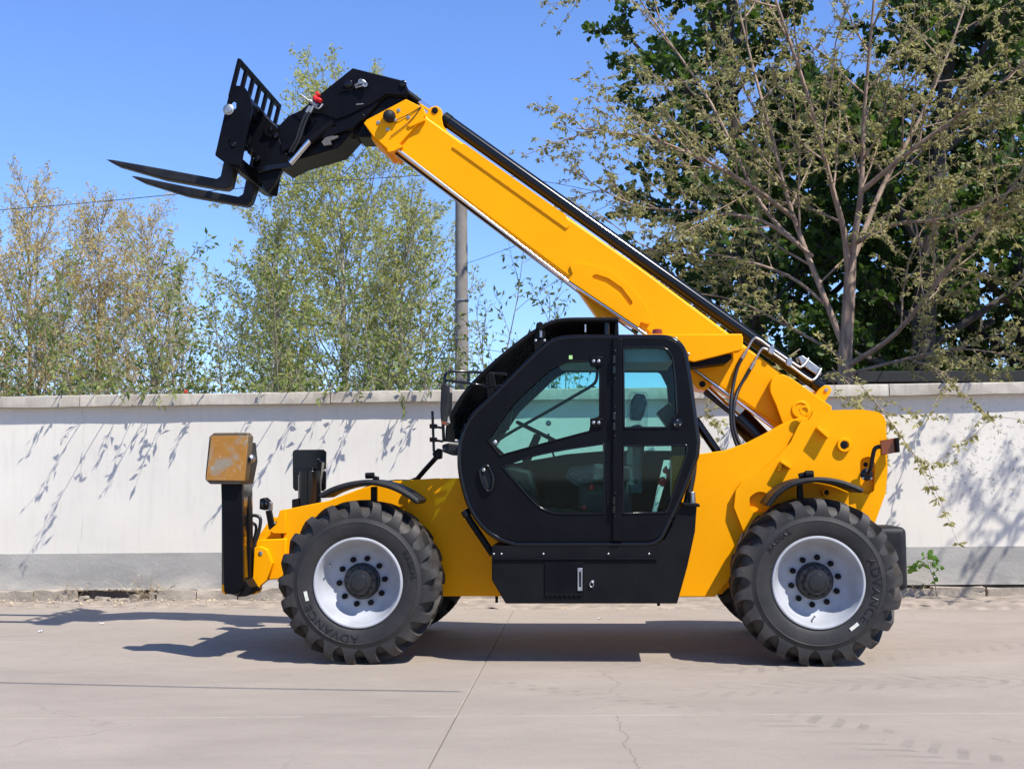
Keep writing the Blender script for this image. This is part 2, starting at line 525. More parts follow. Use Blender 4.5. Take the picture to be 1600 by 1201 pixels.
road = empty('road'); tag(road, kind='structure')
jx0 = gnd(800, 957); jx1 = gnd(668, 1201)
def joint_x(y):
    t = (y - jx0.y) / (jx1.y - jx0.y); return jx0.x + (jx1.x - jx0.x) * t
slope = -0.012
ys = [-26.0, -20.0, -14.0, -8.0, -1.97, 4.42]
JG = .0024
for i in range(len(ys) - 1):
    for k in range(-4, 4):
        xa0, xa1 = joint_x(ys[i]) + 6.1 * k, joint_x(ys[i + 1]) + 6.1 * k
        rnd = random.Random(i * 31 + k)
        bm = bmesh.new()
        far_y = lambda x: ys[i + 1] + (-.0506 * x if i == len(ys) - 2 else slope * x * .4)
        near_y = lambda x: ys[i] + slope * x * .4
        pts = []
        nseg = 14
        for s in range(nseg + 1):
            x = xa0 + JG + (6.1 - 2 * JG) * s / nseg
            pts.append((x, near_y(x) + JG + rnd.uniform(-.004, .004)))
        for s in range(nseg + 1):
            x = xa1 + 6.1 - JG - (6.1 - 2 * JG) * s / nseg
            pts.append((x, far_y(x) - JG + rnd.uniform(-.004, .004) + (rnd.uniform(-.05, .03) if i == len(ys) - 2 else 0)))
        a = [bm.verts.new((p[0], p[1], 0)) for p in pts]
        b_ = [bm.verts.new((p[0], p[1], -.15)) for p in pts]
        bm.faces.new(a); bm.faces.new(b_[::-1])
        n = len(a)
        for q in range(n): bm.faces.new((a[q], b_[q], b_[(q + 1) % n], a[(q + 1) % n]))
        from_bm('concrete_slab', bm, CONC, road, bevel=.006, seg=2)

# dusty verge between the slabs and the wall
def wp(px, py, y): return on(WALL, px, py, y)
rnd = random.Random(5)
bm = bmesh.new()
NXV, NYV = 420, 14
grid = []
for j in range(NYV):
    row = []
    for i in range(NXV):
        x = -15 + 30 * i / (NXV - 1); y = -1.02 + 1.1 * j / (NYV - 1)
        z = .016 + .03 * (j / NYV) ** 1.4 + .010 * math.sin(x * 3.1 + j) * math.sin(x * 7.7 + j * .7) + rnd.uniform(-.007, .007)
        if j <= 1: z = -.03 if j == 0 else .004 + rnd.uniform(-.008, .008)
        p = WALL @ Vector((x, y + (rnd.uniform(-.06, .06) if j < 3 else 0), z)); p.z -= 0.0
        row.append(bm.verts.new(p))
    grid.append(row)
for j in range(NYV - 1):
    for i in range(NXV - 1):
        bm.faces.new((grid[j][i], grid[j][i + 1], grid[j + 1][i + 1], grid[j + 1][i]))
tag(from_bm('verge', bm, DIRT, angle=180), kind='structure')

def wall_mat():
    m, N, L, b = new_mat('whitewashed_plaster')
    tc = N.new('ShaderNodeTexCoord'); v = tc.outputs['Object']
    sx = N.new('ShaderNodeSeparateXYZ'); L.new(v, sx.inputs[0])
    n1 = noise(N, L, v, .9, 6, .6, .3); n2 = noise(N, L, stretch(N, L, v, (6, 1, .7)), 2.0, 6, .65)
    n3 = noise(N, L, v, 40, 5, .6); n4 = noise(N, L, stretch(N, L, v, (.8, 1, 5)), 2.2, 5)
    c = mixc(N, L, maprange(N, L, n1, .3, .72), (0.606, 0.564, 0.485), (0.690, 0.642, 0.550))
    c = mixc(N, L, maprange(N, L, n2, .50, .78, 0, .5), c, (0.523, 0.485, 0.409))
    c = mixc(N, L, maprange(N, L, n4, .55, .8, 0, .35), c, (0.702, 0.628, 0.502))
    low = maprange(N, L, sx.outputs[2], .65, 1.2, 1, 0)
    c = mixc(N, L, mathn(N, L, 'MULTIPLY', low, maprange(N, L, n1, .4, .7, 0, .5)), c, (0.623, 0.543, 0.418))
    n5 = noise(N, L, v, 17, 6, .7)
    n6 = noise(N, L, v, 3.1, 3)
    # flaking patch on the right part
    dx = mathn(N, L, 'SUBTRACT', sx.outputs[0], 5.35); dz = mathn(N, L, 'SUBTRACT', sx.outputs[2], 1.55)
    d2 = mathn(N, L, 'ADD', mathn(N, L, 'MULTIPLY', mathn(N, L, 'MULTIPLY', dx, dx), 1.3), mathn(N, L, 'MULTIPLY', mathn(N, L, 'MULTIPLY', dz, dz), 1.4))
    patch = maprange(N, L, d2, .15, .9, 1, 0)
    fl = mathn(N, L, 'MULTIPLY', maprange(N, L, n5, .565, .60), patch)
    c = mixc(N, L, mathn(N, L, 'MULTIPLY', fl, .9), c, (0.301, 0.279, 0.239))
    sp = mathn(N, L, 'MULTIPLY', maprange(N, L, n5, .70, .74), maprange(N, L, n6, .5, .6))
    c = mixc(N, L, mathn(N, L, 'MULTIPLY', sp, .6), c, (0.501, 0.447, 0.372))
    # settling cracks
    for cx, amp in ((-5.05, .05), (2.6, .06), (6.3, .05), (-8.4, .06)):
        wob = noise(N, L, stretch(N, L, v, (.0, .0, 1)), 2.3, 6)
        d = mathn(N, L, 'ABSOLUTE', mathn(N, L, 'SUBTRACT', mathn(N, L, 'SUBTRACT', sx.outputs[0], cx), mathn(N, L, 'MULTIPLY', mathn(N, L, 'SUBTRACT', wob, .5), .35)))
        cr = mathn(N, L, 'MULTIPLY', maprange(N, L, d, .001, .006, 1, 0), maprange(N, L, n6, .35, .55))
        c = mixc(N, L, mathn(N, L, 'MULTIPLY', cr, .5), c, (0.334, 0.288, 0.232))
    L.new(c, b.inputs['Base Color']); b.inputs['Roughness'].default_value = .92
    h = mathn(N, L, 'SUBTRACT', mathn(N, L, 'ADD', mathn(N, L, 'MULTIPLY', n3, .3), n1), fl)
    L.new(bumpn(N, L, h, .3, .012), b.inputs['Normal'])
    return m
def plinth_mat():
    m, N, L, b = new_mat('grey_plinth_render')
    tc = N.new('ShaderNodeTexCoord'); v = tc.outputs['Object']
    n1 = noise(N, L, stretch(N, L, v, (.6, 1, 1.6)), 1.6, 6, .65, .5); n2 = noise(N, L, v, 30, 5)
    sx = N.new('ShaderNodeSeparateXYZ'); L.new(v, sx.inputs[0])
    c = mixc(N, L, maprange(N, L, n1, .35, .7), (0.272, 0.258, 0.230), (0.373, 0.351, 0.311))
    low = maprange(N, L, sx.outputs[2], .17, .40, 1, 0)
    c = mixc(N, L, mathn(N, L, 'MULTIPLY', low, maprange(N, L, n1, .42, .62)), c, (0.501, 0.447, 0.372))
    c = mixc(N, L, maprange(N, L, n2, .6, .75, 0, .4), c, (0.467, 0.426, 0.358))
    L.new(c, b.inputs['Base Color']); b.inputs['Roughness'].default_value = .9
    L.new(bumpn(N, L, n2, .35, .012), b.inputs['Normal'])
    return m
def coping_mat():
    m, N, L, b = new_mat('weathered_coping_concrete')
    tc = N.new('ShaderNodeTexCoord'); v = tc.outputs['Object']
    n1 = noise(N, L, v, 2.2, 6, .65); n2 = noise(N, L, stretch(N, L, v, (9, 1, .8)), 2.5, 6, .7); n3 = noise(N, L, v, 60, 4)
    c = mixc(N, L, maprange(N, L, n1, .35, .68), (0.322, 0.282, 0.230), (0.501, 0.453, 0.377))
    c = mixc(N, L, maprange(N, L, n2, .5, .75, 0, .6), c, (0.223, 0.190, 0.150))
    c = mixc(N, L, maprange(N, L, n3, .6, .75, 0, .3), c, (0.601, 0.554, 0.465))
    L.new(c, b.inputs['Base Color']); b.inputs['Roughness'].default_value = .92
    L.new(bumpn(N, L, n3, .35, .012), b.inputs['Normal'])
    return m
PLA, PLI, COP = wall_mat(), plinth_mat(), coping_mat()
KST = simple('kerb_stone', (.34, .285, .22), .93, var=.22, scale=5, bump=.7, bscale=30)
VOID = simple('shaded_footing', (.12, .09, .07), .95, var=.4, scale=9, bump=.8, bscale=20)  # dark base colour paints in the shade of the hollow under the wall

wall = empty('boundary_wall', WALL)
tag(wall, 'long whitewashed plaster wall with grey painted foot and concrete coping, behind the yellow machine', 'wall')
Z_TOP = wp(800, 607.5, -.10).z
Z_CB = wp(800, 626.0, -.10).z
Z_PL = wp(800, 859.0, 0).z
def sheet(name, x0, x1, z0, z1, yf, yb, mat, parent, nx, nz, amp, seed):
    rn = random.Random(seed); bm = bmesh.new()
    g = [[bm.verts.new((x0 + (x1 - x0) * i / nx, yf + (amp * (math.sin(i * .37 + k) + math.sin(i * .11 - k * .6)) * .5 + rn.uniform(-amp, amp) * .3), z0 + (z1 - z0) * k / nz)) for i in range(nx + 1)] for k in range(nz + 1)]
    for k in range(nz):
        for i in range(nx): bm.faces.new((g[k][i], g[k][i + 1], g[k + 1][i + 1], g[k + 1][i]))
    bk = [[bm.verts.new((x, yb, z)) for x in (x0, x1)] for z in (z0, z1)]
    bm.faces.new((bk[0][1], bk[0][0], bk[1][0], bk[1][1]))
    bm.faces.new([bk[1][0]] + g[nz] + [bk[1][1]]) if False else None
    bm.faces.new([bk[1][1], bk[1][0]] + g[nz])
    bm.faces.new([bk[0][0], bk[0][1]] + g[0][::-1])
    bm.faces.new([bk[0][0]] + [g[k][0] for k in range(nz + 1)] + [bk[1][0]])
    bm.faces.new([bk[1][1]] + [g[k][nx] for k in range(nz, -1, -1)] + [bk[0][1]])
    return from_bm(name, bm, mat, parent, angle=50)
sheet('plaster_face', -15, 15, Z_PL - .02, Z_CB + .01, 0, .24, PLA, wall, 120, 12, .004, 3)
sheet('plinth', -15, 15, .15, Z_PL, -.014, .24, PLI, wall, 160, 6, .003, 4)
box('footing', (-15, .03, -.05), (15, .22, .16), VOID, wall, bevel=0)
x = -15.0; rn = random.Random(8)
cuts = [-15, -11.8, -8.5, -5.06, -2.1, 1.2, 4.3, 7.4, 10.6, 15]
for a, b_ in zip(cuts, cuts[1:]):
    bm = bmesh.new()
    nx = 16
    sec = [(-.10, Z_CB), (-.10, Z_TOP - .012), (-.09, Z_TOP), (.32, Z_TOP + .004), (.33, Z_CB)]
    dz = rn.uniform(-.006, .006)
    rows = []
    for i in range(nx + 1):
        xx = a + .004 + (b_ - a - .008) * i / nx
        rows.append([bm.verts.new((xx, s[0] + rn.uniform(-.004, .004), s[1] + dz + rn.uniform(-.004, .004))) for s in sec])
    for r0, r1 in zip(rows, rows[1:]):
        for k in range(5): bm.faces.new((r0[k], r0[(k + 1) % 5], r1[(k + 1) % 5], r1[k]))
    bm.faces.new(rows[0]); bm.faces.new(rows[-1][::-1])
    from_bm('coping_slab', bm, COP, wall, angle=50, bevel=.006)

# kerb stones along the wall foot, one stretch broken away
kerb = empty('kerb', WALL); tag(kerb, kind='structure')
def stone(x0, x1, h, dep, seed, tilt=0.0):
    rn = random.Random(seed); bm = bmesh.new()
    box_bm(bm, (x0, -.02 - dep, -.03), (x1, -.02, h))
    bmesh.ops.subdivide_edges(bm, edges=bm.edges[:], cuts=3, use_grid_fill=True)
    for v in bm.verts:
        edge = (abs(v.co.x - x0) < .01) + (abs(v.co.x - x1) < .01) + (abs(v.co.z - h) < .01) + (abs(v.co.y + .02 + dep) < .01)
        k = .004 + .006 * (edge >= 2)
        v.co += Vector((rn.uniform(-k, k), rn.uniform(-k, k), rn.uniform(-k, k)))
        if edge >= 2 and rn.random() < .3:
            v.co.z -= rn.uniform(.0, .03) * (v.co.z > h * .6); v.co.y += rn.uniform(0, .02)
        v.co.z += tilt * (v.co.x - (x0 + x1) / 2)
    from_bm('kerb_stone', bm, KST, kerb, angle=30, bevel=0)
def wx(px): return wp(px, 930, -.18).x
rn = random.Random(21)
edges_px = [-80, -12, 48, 114]
x = -15.0
spans = []
while x < wx(-80): 
    l = rn.uniform(.45, .8); spans.append((x, x + l)); x += l + .008
spans += [(wx(a) + .004, wx(b_) - .004) for a, b_ in zip(edges_px, edges_px[1:])]
spans += [(wx(241), wx(303)), (wx(305), wx(368)), (wx(371), wx(440))]
x = wx(441)
while x < 15:
    l = rn.uniform(.4, .8); spans.append((x, x + l)); x += l + rn.choice((.008, .01, .03))
for i, (a, b_) in enumerate(spans):
    right = a > 3.5
    stone(a, b_, .158 + rn.uniform(-.012, .008) - (.02 if right else 0) - rn.uniform(0, .03) * right, .10 + rn.uniform(-.01, .02), i, rn.uniform(-.015, .015) * (2 if right else 1))
for k, (a, b_, h) in enumerate(((116, 131, .085), (133, 146, .05), (147, 165, .075), (168, 180, .04), (181, 198, .06), (201, 214, .10), (216, 228, .05), (229, 239, .12))):
    stone(wx(a), wx(b_), h, .05 + .03 * (k % 3), 300 + k, rn.uniform(-.12, .12))
# rubble where the kerb is broken away
for i in range(60):
    xx = wx(rn.uniform(112, 240)); s = rn.uniform(.012, .04)
    bm = bmesh.new(); bmesh.ops.create_icosphere(bm, subdivisions=1, radius=s)
    for v in bm.verts: v.co *= rn.uniform(.7, 1.25); 
    for v in bm.verts: v.co.z *= .6; v.co += Vector((xx, (-.10 + rn.uniform(-.10, .08)) if i < 38 else -.015, (.03 + s * .3) if i < 38 else .152))
    from_bm('rubble_stone', bm, KST, kerb, angle=20)

# loose grit and fallen leaves on the verge: uncountable
def scatter(name, n, fpos, size, mat, seed, kind_label, cat):
    rn = np.random.default_rng(seed)
    P = np.array([fpos(rn) for _ in range(n)])
    a = rn.uniform(0, 6.28, n); s = rn.uniform(size[0], size[1], n); el = rn.uniform(.4, .9, n)
    V = np.zeros((n, 5, 3)); 
    cs, sn = np.cos(a), np.sin(a)
    for k, (u, w) in enumerate(((-1, 0), (0, -1), (1, 0), (0, 1))):
        V[:, k, 0] = P[:, 0] + s * (u * cs - w * el * sn); V[:, k, 1] = P[:, 1] + s * (u * sn + w * el * cs); V[:, k, 2] = P[:, 2] + rn.uniform(-.002, .004, n)
    V[:, 4] = P; V[:, 4, 2] += s * rn.uniform(.3, .8, n)
    base = np.arange(n)[:, None] * 5
    F = np.concatenate([base + np.array(f) for f in ((0, 1, 4), (1, 2, 4), (2, 3, 4), (3, 0, 4))])
    me = bpy.data.meshes.new(name); me.from_pydata(V.reshape(-1, 3).tolist(), [], F.tolist())
    o = link(name, me, mat); tag(o, kind_label, cat, kind='stuff')
def vpos(rn):
    y = -abs(rn.normal(0, .35)) - .12
    p = WALL @ Vector((rn.uniform(-8, 8), max(y, -1.4), 0)); return (p.x, p.y, max(.004, .032 + y * .03))
GRIT = simple('grit', (.30, .25, .20), .95, var=.4, scale=30)
scatter('grit', 2600, vpos, (.004, .014), GRIT, 3, 'fine grit and crumbs along the wall foot', 'grit')
scatter('leaf_litter', 420, vpos, (.012, .03), LF_DRY, 4, 'dry fallen leaf scraps along the wall foot', 'litter')

# ------------------------------------------------------------------ trees
class Plant:
    """collects branches (tubes) and leaves in world space"""
    def __init__(self, seed):
        self.r = random.Random(seed); self.V = []; self.F = []; self.lp = []; self.ld = []; self.ls = []
    def limb(self, pts, r0, r1, sides):
        n = len(pts)
        d = (pts[-1] - pts[0]); d = d.normalized() if d.length > 1e-6 else Vector((0, 0, 1))
        a = d.orthogonal().normalized(); b = d.cross(a)
        off = len(self.V)
        for i, p in enumerate(pts):
            rr = r0 + (r1 - r0) * i / (n - 1)
            for k in range(sides):
                t = 2 * math.pi * k / sides
                self.V.append(tuple(p + (a * math.cos(t) + b * math.sin(t)) * rr))
        for i in range(n - 1):
            for k in range(sides):
                k2 = (k + 1) % sides
                self.F.append((off + i * sides + k, off + i * sides + k2, off + (i + 1) * sides + k2, off + (i + 1) * sides + k))
    def leaf(self, p, d, s):
        self.lp.append(tuple(p)); self.ld.append(tuple(d)); self.ls.append(s)
    def rdir(self, d, ang, roll):
        a = d.orthogonal().normalized(); b = d.cross(a)
        s = a * math.cos(roll) + b * math.sin(roll)
        return (d * math.cos(ang) + s * math.sin(ang)).normalized()
    def path(self, p, d, L, n, wob, up):
        pts = [p.copy()]; q = p.copy(); dd = d.copy(); r = self.r
        for i in range(n):
            dd = (dd + Vector((r.gauss(0, wob), r.gauss(0, wob), r.gauss(0, wob))) + Vector((0, 0, up))).normalized()
            q = q + dd * (L / n); pts.append(q.copy())
        return pts
    def grow(self, p, d, L, rad, lv, spec):
        s = spec[lv]
        pts = self.path(p, d, L, s.get('n', 4), s.get('wob', .12), s.get('up', .03))
        self.sprout(pts, rad, lv, spec)
    def sprout(self, pts, rad, lv, spec):
        s = spec[lv]; r = self.r
        tip = s.get('tip', .35)
        self.limb(pts, rad, max(rad * tip, .0022), s.get('sides', 4))
        n = len(pts) - 1
        L = sum((b - a).length for a, b in zip(pts, pts[1:]))
        if lv + 1 < len(spec):
            c = s['kids']; c = r.randint(c[0], c[1])
            roll = r.uniform(0, 6.28)
            for k in range(c):
                t = s['start'] + (1 - s['start']) * (k + r.random()) / c
                t = min(t, .995); i = int(t * n); f = t * n - i
                q = pts[i].lerp(pts[i + 1], f); d = (pts[i + 1] - pts[i]).normalized()
                roll += 2.4 + r.uniform(-.5, .5)
                ang = R(r.uniform(*s['ang']))
                d2 = self.rdir(d, ang, roll)
                shape = s.get('shape', lambda t: 1 - .55 * t)(t)
                L2 = L * s['ratio'] * shape * r.uniform(.7, 1.25)
                if 'len' in s: L2 = s['len'] * shape * r.uniform(.6, 1.3)
                self.grow(q, d2, L2, max(rad * s.get('rr', .5) * (1 - .4 * t), .0025), lv + 1, spec)
        lf = s.get('leaf')
        if lf: lf(self, pts, L)
    def build(self, name, label, cat, bark, leafmat, group=None, shape='leaf', fold=.25):
        root = empty(name, Matrix.Translation(Vector(self.base)))
        off = Vector(self.base)
        tag(root, label, cat, group)
        V = np.array(self.V) - np.array(off)
        me = bpy.data.meshes.new('trunk'); me.from_pydata(V.tolist(), [], self.F)
        me.polygons.foreach_set('use_smooth', [True] * len(me.polygons))
        link('trunk', me, bark, root)
        if self.lp:
            me = leaf_mesh(np.array(self.lp) - np.array(off), np.array(self.ld), np.array(self.ls), self.r.randint(0, 9999), shape, fold)
            link('crown', me, leafmat, root)
        return root

def leaf_mesh(P, D, S, seed, shape, fold):
    rn = np.random.default_rng(seed); n = len(P)
    D = D / (np.linalg.norm(D, axis=1)[:, None] + 1e-9)
    A = rn.normal(size=(n, 3)); A -= (A * D).sum(1)[:, None] * D; A /= (np.linalg.norm(A, axis=1)[:, None] + 1e-9)
    U = np.cross(D, A)
    w = (.42 if shape == 'leaf' else .22 if shape == 'narrow' else .55) * S * rn.uniform(.8, 1.2, n)
    m = .45
    S_ = S[:, None]; w_ = w[:, None]
    if shape == 'broad':
        pts = [P, P + D * S_ * .3 + A * w_ * .8 + U * w_ * fold, P + D * S_ * .65 + A * w_ * .75 + U * w_ * fold * .6, P + D * S_ - U * w_ * fold * .3,
               P + D * S_ * .65 - A * w_ * .75 + U * w_ * fold * .6, P + D * S_ * .3 - A * w_ * .8 + U * w_ * fold]
        V = np.stack(pts, 1); base = np.arange(n)[:, None] * 6
        F = np.concatenate([base + np.array([0, 1, 2, 3]), base + np.array([0, 3, 4, 5])])
    else:
        pts = [P, P + D * S_ * m + A * w_ * .5 * 2 * .5 + U * w_ * fold, P + D * S_ - U * w_ * fold * .4, P + D * S_ * m - A * w_ * .5 + U * w_ * fold]
        V = np.stack(pts, 1); base = np.arange(n)[:, None] * 4
        F = np.concatenate([base + np.array([0, 1, 2]), base + np.array([0, 2, 3])])
    me = bpy.data.meshes.new('crown')
    V = V.reshape(-1, 3)
    me.vertices.add(len(V)); me.vertices.foreach_set('co', V.ravel())
    k = F.shape[1]
    me.loops.add(F.size); me.loops.foreach_set('vertex_index', F.ravel().astype(np.int32))
    me.polygons.add(len(F)); me.polygons.foreach_set('loop_start', np.arange(0, F.size, k, dtype=np.int32))
    me.polygons.foreach_set('loop_total', np.full(len(F), k, dtype=np.int32))
    me.update(calc_edges=True); me.validate()
    return me

def lf_along(step, size, spread=1.0, start=.2, droop=0.0, per=1):
    def f(pl, pts, L):
        r = pl.r; n = len(pts) - 1
        c = max(1, int(L / step))
        for k in range(c):
            t = start + (1 - start) * (k + r.random()) / c; t = min(t, .999)
            i = int(t * n); q = pts[i].lerp(pts[i + 1], t * n - i); d = (pts[i + 1] - pts[i]).normalized()
            for _ in range(per):
                v = d * .5 + Vector((r.gauss(0, spread), r.gauss(0, spread), r.gauss(0, spread) - droop))
                pl.leaf(q + v.normalized() * size * .15, v.normalized(), size * r.uniform(.6, 1.35))
    return f

def lf_cluster(step, size, per, droop, start=.15):
    """drooping bunches of young leaves"""
    def f(pl, pts, L):
        r = pl.r; n = len(pts) - 1
        c = max(1, int(L / step))
        for k in range(c + 1):
            t = 1.0 if k == c else start + (1 - start) * (k + r.random()) / (c + 1)
            t = min(t, .999); i = int(t * n); q = pts[i].lerp(pts[i + 1], t * n - i)
            s = size * r.uniform(.6, 1.3)
            for _ in range(r.randint(max(2, per - 2), per + 2)):
                v = Vector((r.gauss(0, .75), r.gauss(0, .75), r.gauss(-droop, .5)))
                pl.leaf(q + v * s * .12, v.normalized(), s * r.uniform(.6, 1.2))
    return f

# --- tall poplar in the middle distance
def poplar(px, py_top, Y, width_m, seed, label, leafmat, bark, leafsize, dens, name='poplar_tree', group=None):
    base = at(px, 745, Y); base.z = 0
    top = at(px, py_top, Y).z
    pl = Plant(seed); pl.base = base
    H = top
    k = width_m / 2 / math.sin(R(30))
    spec = [
        dict(kids=(44, 48), start=.10, ang=(24, 46), len=k * 1.0, shape=lambda t: (1.12 - .84 * t) if t > .25 else .75 + t, rr=.27, sides=8, ratio=.3, tip=.08, wob=.025, up=.02, n=10),
        dict(kids=(10, 12), start=.15, ang=(24, 52), ratio=.38, rr=.45, sides=4, wob=.07, up=.05, n=5, shape=lambda t: 1.1 - .6 * t),
        dict(kids=(5, 7), start=.12, ang=(25, 58), ratio=.5, rr=.55, sides=3, wob=.1, up=.03, n=3, leaf=lf_along(.09 / dens, leafsize, 1.0, .25)),
        dict(leaf=lf_along(.05 / dens, leafsize, 1.0, .15), sides=3, wob=.12, up=.02, n=2, tip=.5),
    ]
    pl.grow(base.copy(), Vector((0, 0, 1)), H * .905, .11, 0, spec)
    return pl.build(name, label, 'tree', bark, leafmat, group)
poplar(548, 88, 20, 5.4, 11, 'tall fresh green poplar rising behind the wall below the raised forks', LF_MID, BK_GRY, .094, 1.4)
poplar(640, 265, 18.5, 2.9, 12, 'shorter green poplar behind the wall, just left of the concrete pole', LF_MID, BK_GRY, .09, .95)
poplar(430, 318, 18.0, 2.7, 18, 'slim green poplar behind the wall at the left edge of the tall poplar', LF_MID, BK_GRY, .09, .95)
G = 'sparse tan budding trees at the left'
poplar(48, 250, 24, 4.2, 13, 'leftmost and tallest of the tan budding trees behind the wall', LF_TAN, BK_TAN, .084, 1.05, 'budding_tree', G)
poplar(150, 292, 25, 3.6, 14, 'middle one of the tan budding trees at the left behind the wall', LF_TAN, BK_TAN, .084, 1.05, 'budding_tree', G)
poplar(245, 318, 24, 3.7, 15, 'rightmost of the tan budding trees at the left behind the wall', LF_TAN, BK_TAN, .084, .85, 'budding_tree', G)
poplar(-40, 300, 23, 3.0, 16, 'tan budding tree cut off by the left edge of the photo', LF_TAN, BK_TAN, .084, .9, 'budding_tree', G)

# --- saplings just behind the wall, with twigs leaning over it
def sapling(px, py_top, yw, seed, label, stems, spread, leafsize=.085, reach=(), name='sapling', dens=1.0):
    b0 = WALL @ wp(px, 745, yw); base = Vector((b0.x, b0.y, 0))
    pl = Plant(seed); pl.base = base
    H = at(px, py_top, base.y).z
    spec = [
        dict(kids=(13, 17), start=.25, ang=(22, 50), ratio=.30, rr=.42, sides=5, tip=.15, wob=.035, up=.03, n=7, shape=lambda t: 1.15 - .75 * t),
        dict(kids=(4, 6), start=.2, ang=(25, 55), ratio=.42, rr=.55, sides=4, wob=.09, up=.03, n=4, leaf=lf_along(.085 / dens, leafsize, .9, .25, .25)),
        dict(leaf=lf_along(.045 / dens, leafsize, .9, .2, .3), sides=3, wob=.12, up=.0, n=3, tip=.5),
    ]
    r = pl.r
    for k in range(stems):
        p = base + Vector((r.gauss(0, .14), r.gauss(0, .10), 0))
        d = Vector((r.gauss(0, spread), r.gauss(0, spread * .6), 1)).normalized()
        pl.grow(p, d, H * (1.0 if k == 0 else r.uniform(.62, .95)), .022, 0, spec)
    rs = [dict(kids=(3, 4), start=.35, ang=(20, 45), ratio=.30, rr=.6, sides=4, wob=.08, up=-.015, n=7, leaf=lf_along(.085, leafsize * .8, .8, .4, .4)),
          dict(leaf=lf_along(.04, leafsize * .95, .8, .2, .5), sides=3, wob=.12, up=-.05, n=3, tip=.5)]
    for (qx, qz, out, side, drop) in reach:
        q = wp(qx, 610, .12); q.z = Z_TOP + qz
        p0 = WALL @ Vector((q.x + .25, yw * .8, 1.2)); p1 = WALL @ q
        p2 = WALL @ Vector((q.x + side * .5, -out * .5, q.z + .05 - drop * .3)); p3 = WALL @ Vector((q.x + side, -out, q.z - drop))
        pl.limb([p0, (p0 + p1) / 2, p1], .012, .007, 4)
        pts = crom([p1, p2, p3], 5)
        pl.sprout(pts, .006, 0, rs)
    return pl.build(name, label, 'sapling', BK_SAP, LF_SAP, 'green saplings growing behind the wall')

rr_ = random.Random(77)
def reach(xs, lo=.2, hi=.55):
    return [(x, rr_.uniform(.03, .22), rr_.uniform(lo, hi), rr_.uniform(-.12, .12), rr_.uniform(-.02, .10)) for x in xs]
sapling(-10, 470, 1.6, 31, 'green sapling behind the wall at the very left edge', 4, .10, reach=reach((22,)))
sapling(75, 405, 1.9, 32, 'bushy green sapling behind the wall, second from the left edge', 4, .09, reach=[(205, .10, .95, -.05, .02), (120, .1, .4, -.1, .02), (170, .06, .62, -.1, 0)])
sapling(165, 455, 1.5, 33, 'green sapling behind the wall, third from the left edge', 4, .10, reach=reach((240,)) + [(212, .05, .35, .0, .18)])
sapling(235, 415, 2.1, 34, 'green sapling behind the wall, above the dry weeds', 4, .10, reach=reach((290, 262)) + [(255, .02, .25, .08, .16)])
sapling(318, 430, 1.7, 35, 'thin open green sapling behind the wall, above the worn yellow foot plate', 3, .09, reach=reach((345, 420), .2, .45), dens=.8)
sapling(395, 395, 2.0, 36, 'green sapling behind the wall left of the black far foot plate', 4, .09, reach=[(470, .1, .8, -.1, .0), (505, .1, .55, -.1, 0), (540, .06, .3, -.25, .22)], dens=1.1)
sapling(480, 420, 1.6, 37, 'green sapling behind the wall directly above the black far foot plate', 4, .09, reach=reach((560, 600), .25, .6) + [(565, .02, .2, .02, .2)], dens=1.1)
sapling(570, 440, 1.9, 38, 'green sapling behind the wall above the front mudguard', 4, .09, reach=reach((660,), .2, .5) + [(630, .0, .25, .05, .28)], dens=1.1)
sapling(655, 400, 1.5, 39, 'green sapling behind the wall just left of the concrete pole', 3, .07, reach=reach((690, 680)), dens=1.0)
sapling(768, 385, 1.8, 40, 'airy green sapling between the concrete pole and the cab', 3, .05, dens=.7)
sapling(868, 455, 2.2, 41, 'small green sapling showing between the cab roof and the boom', 3, .07, dens=.8)

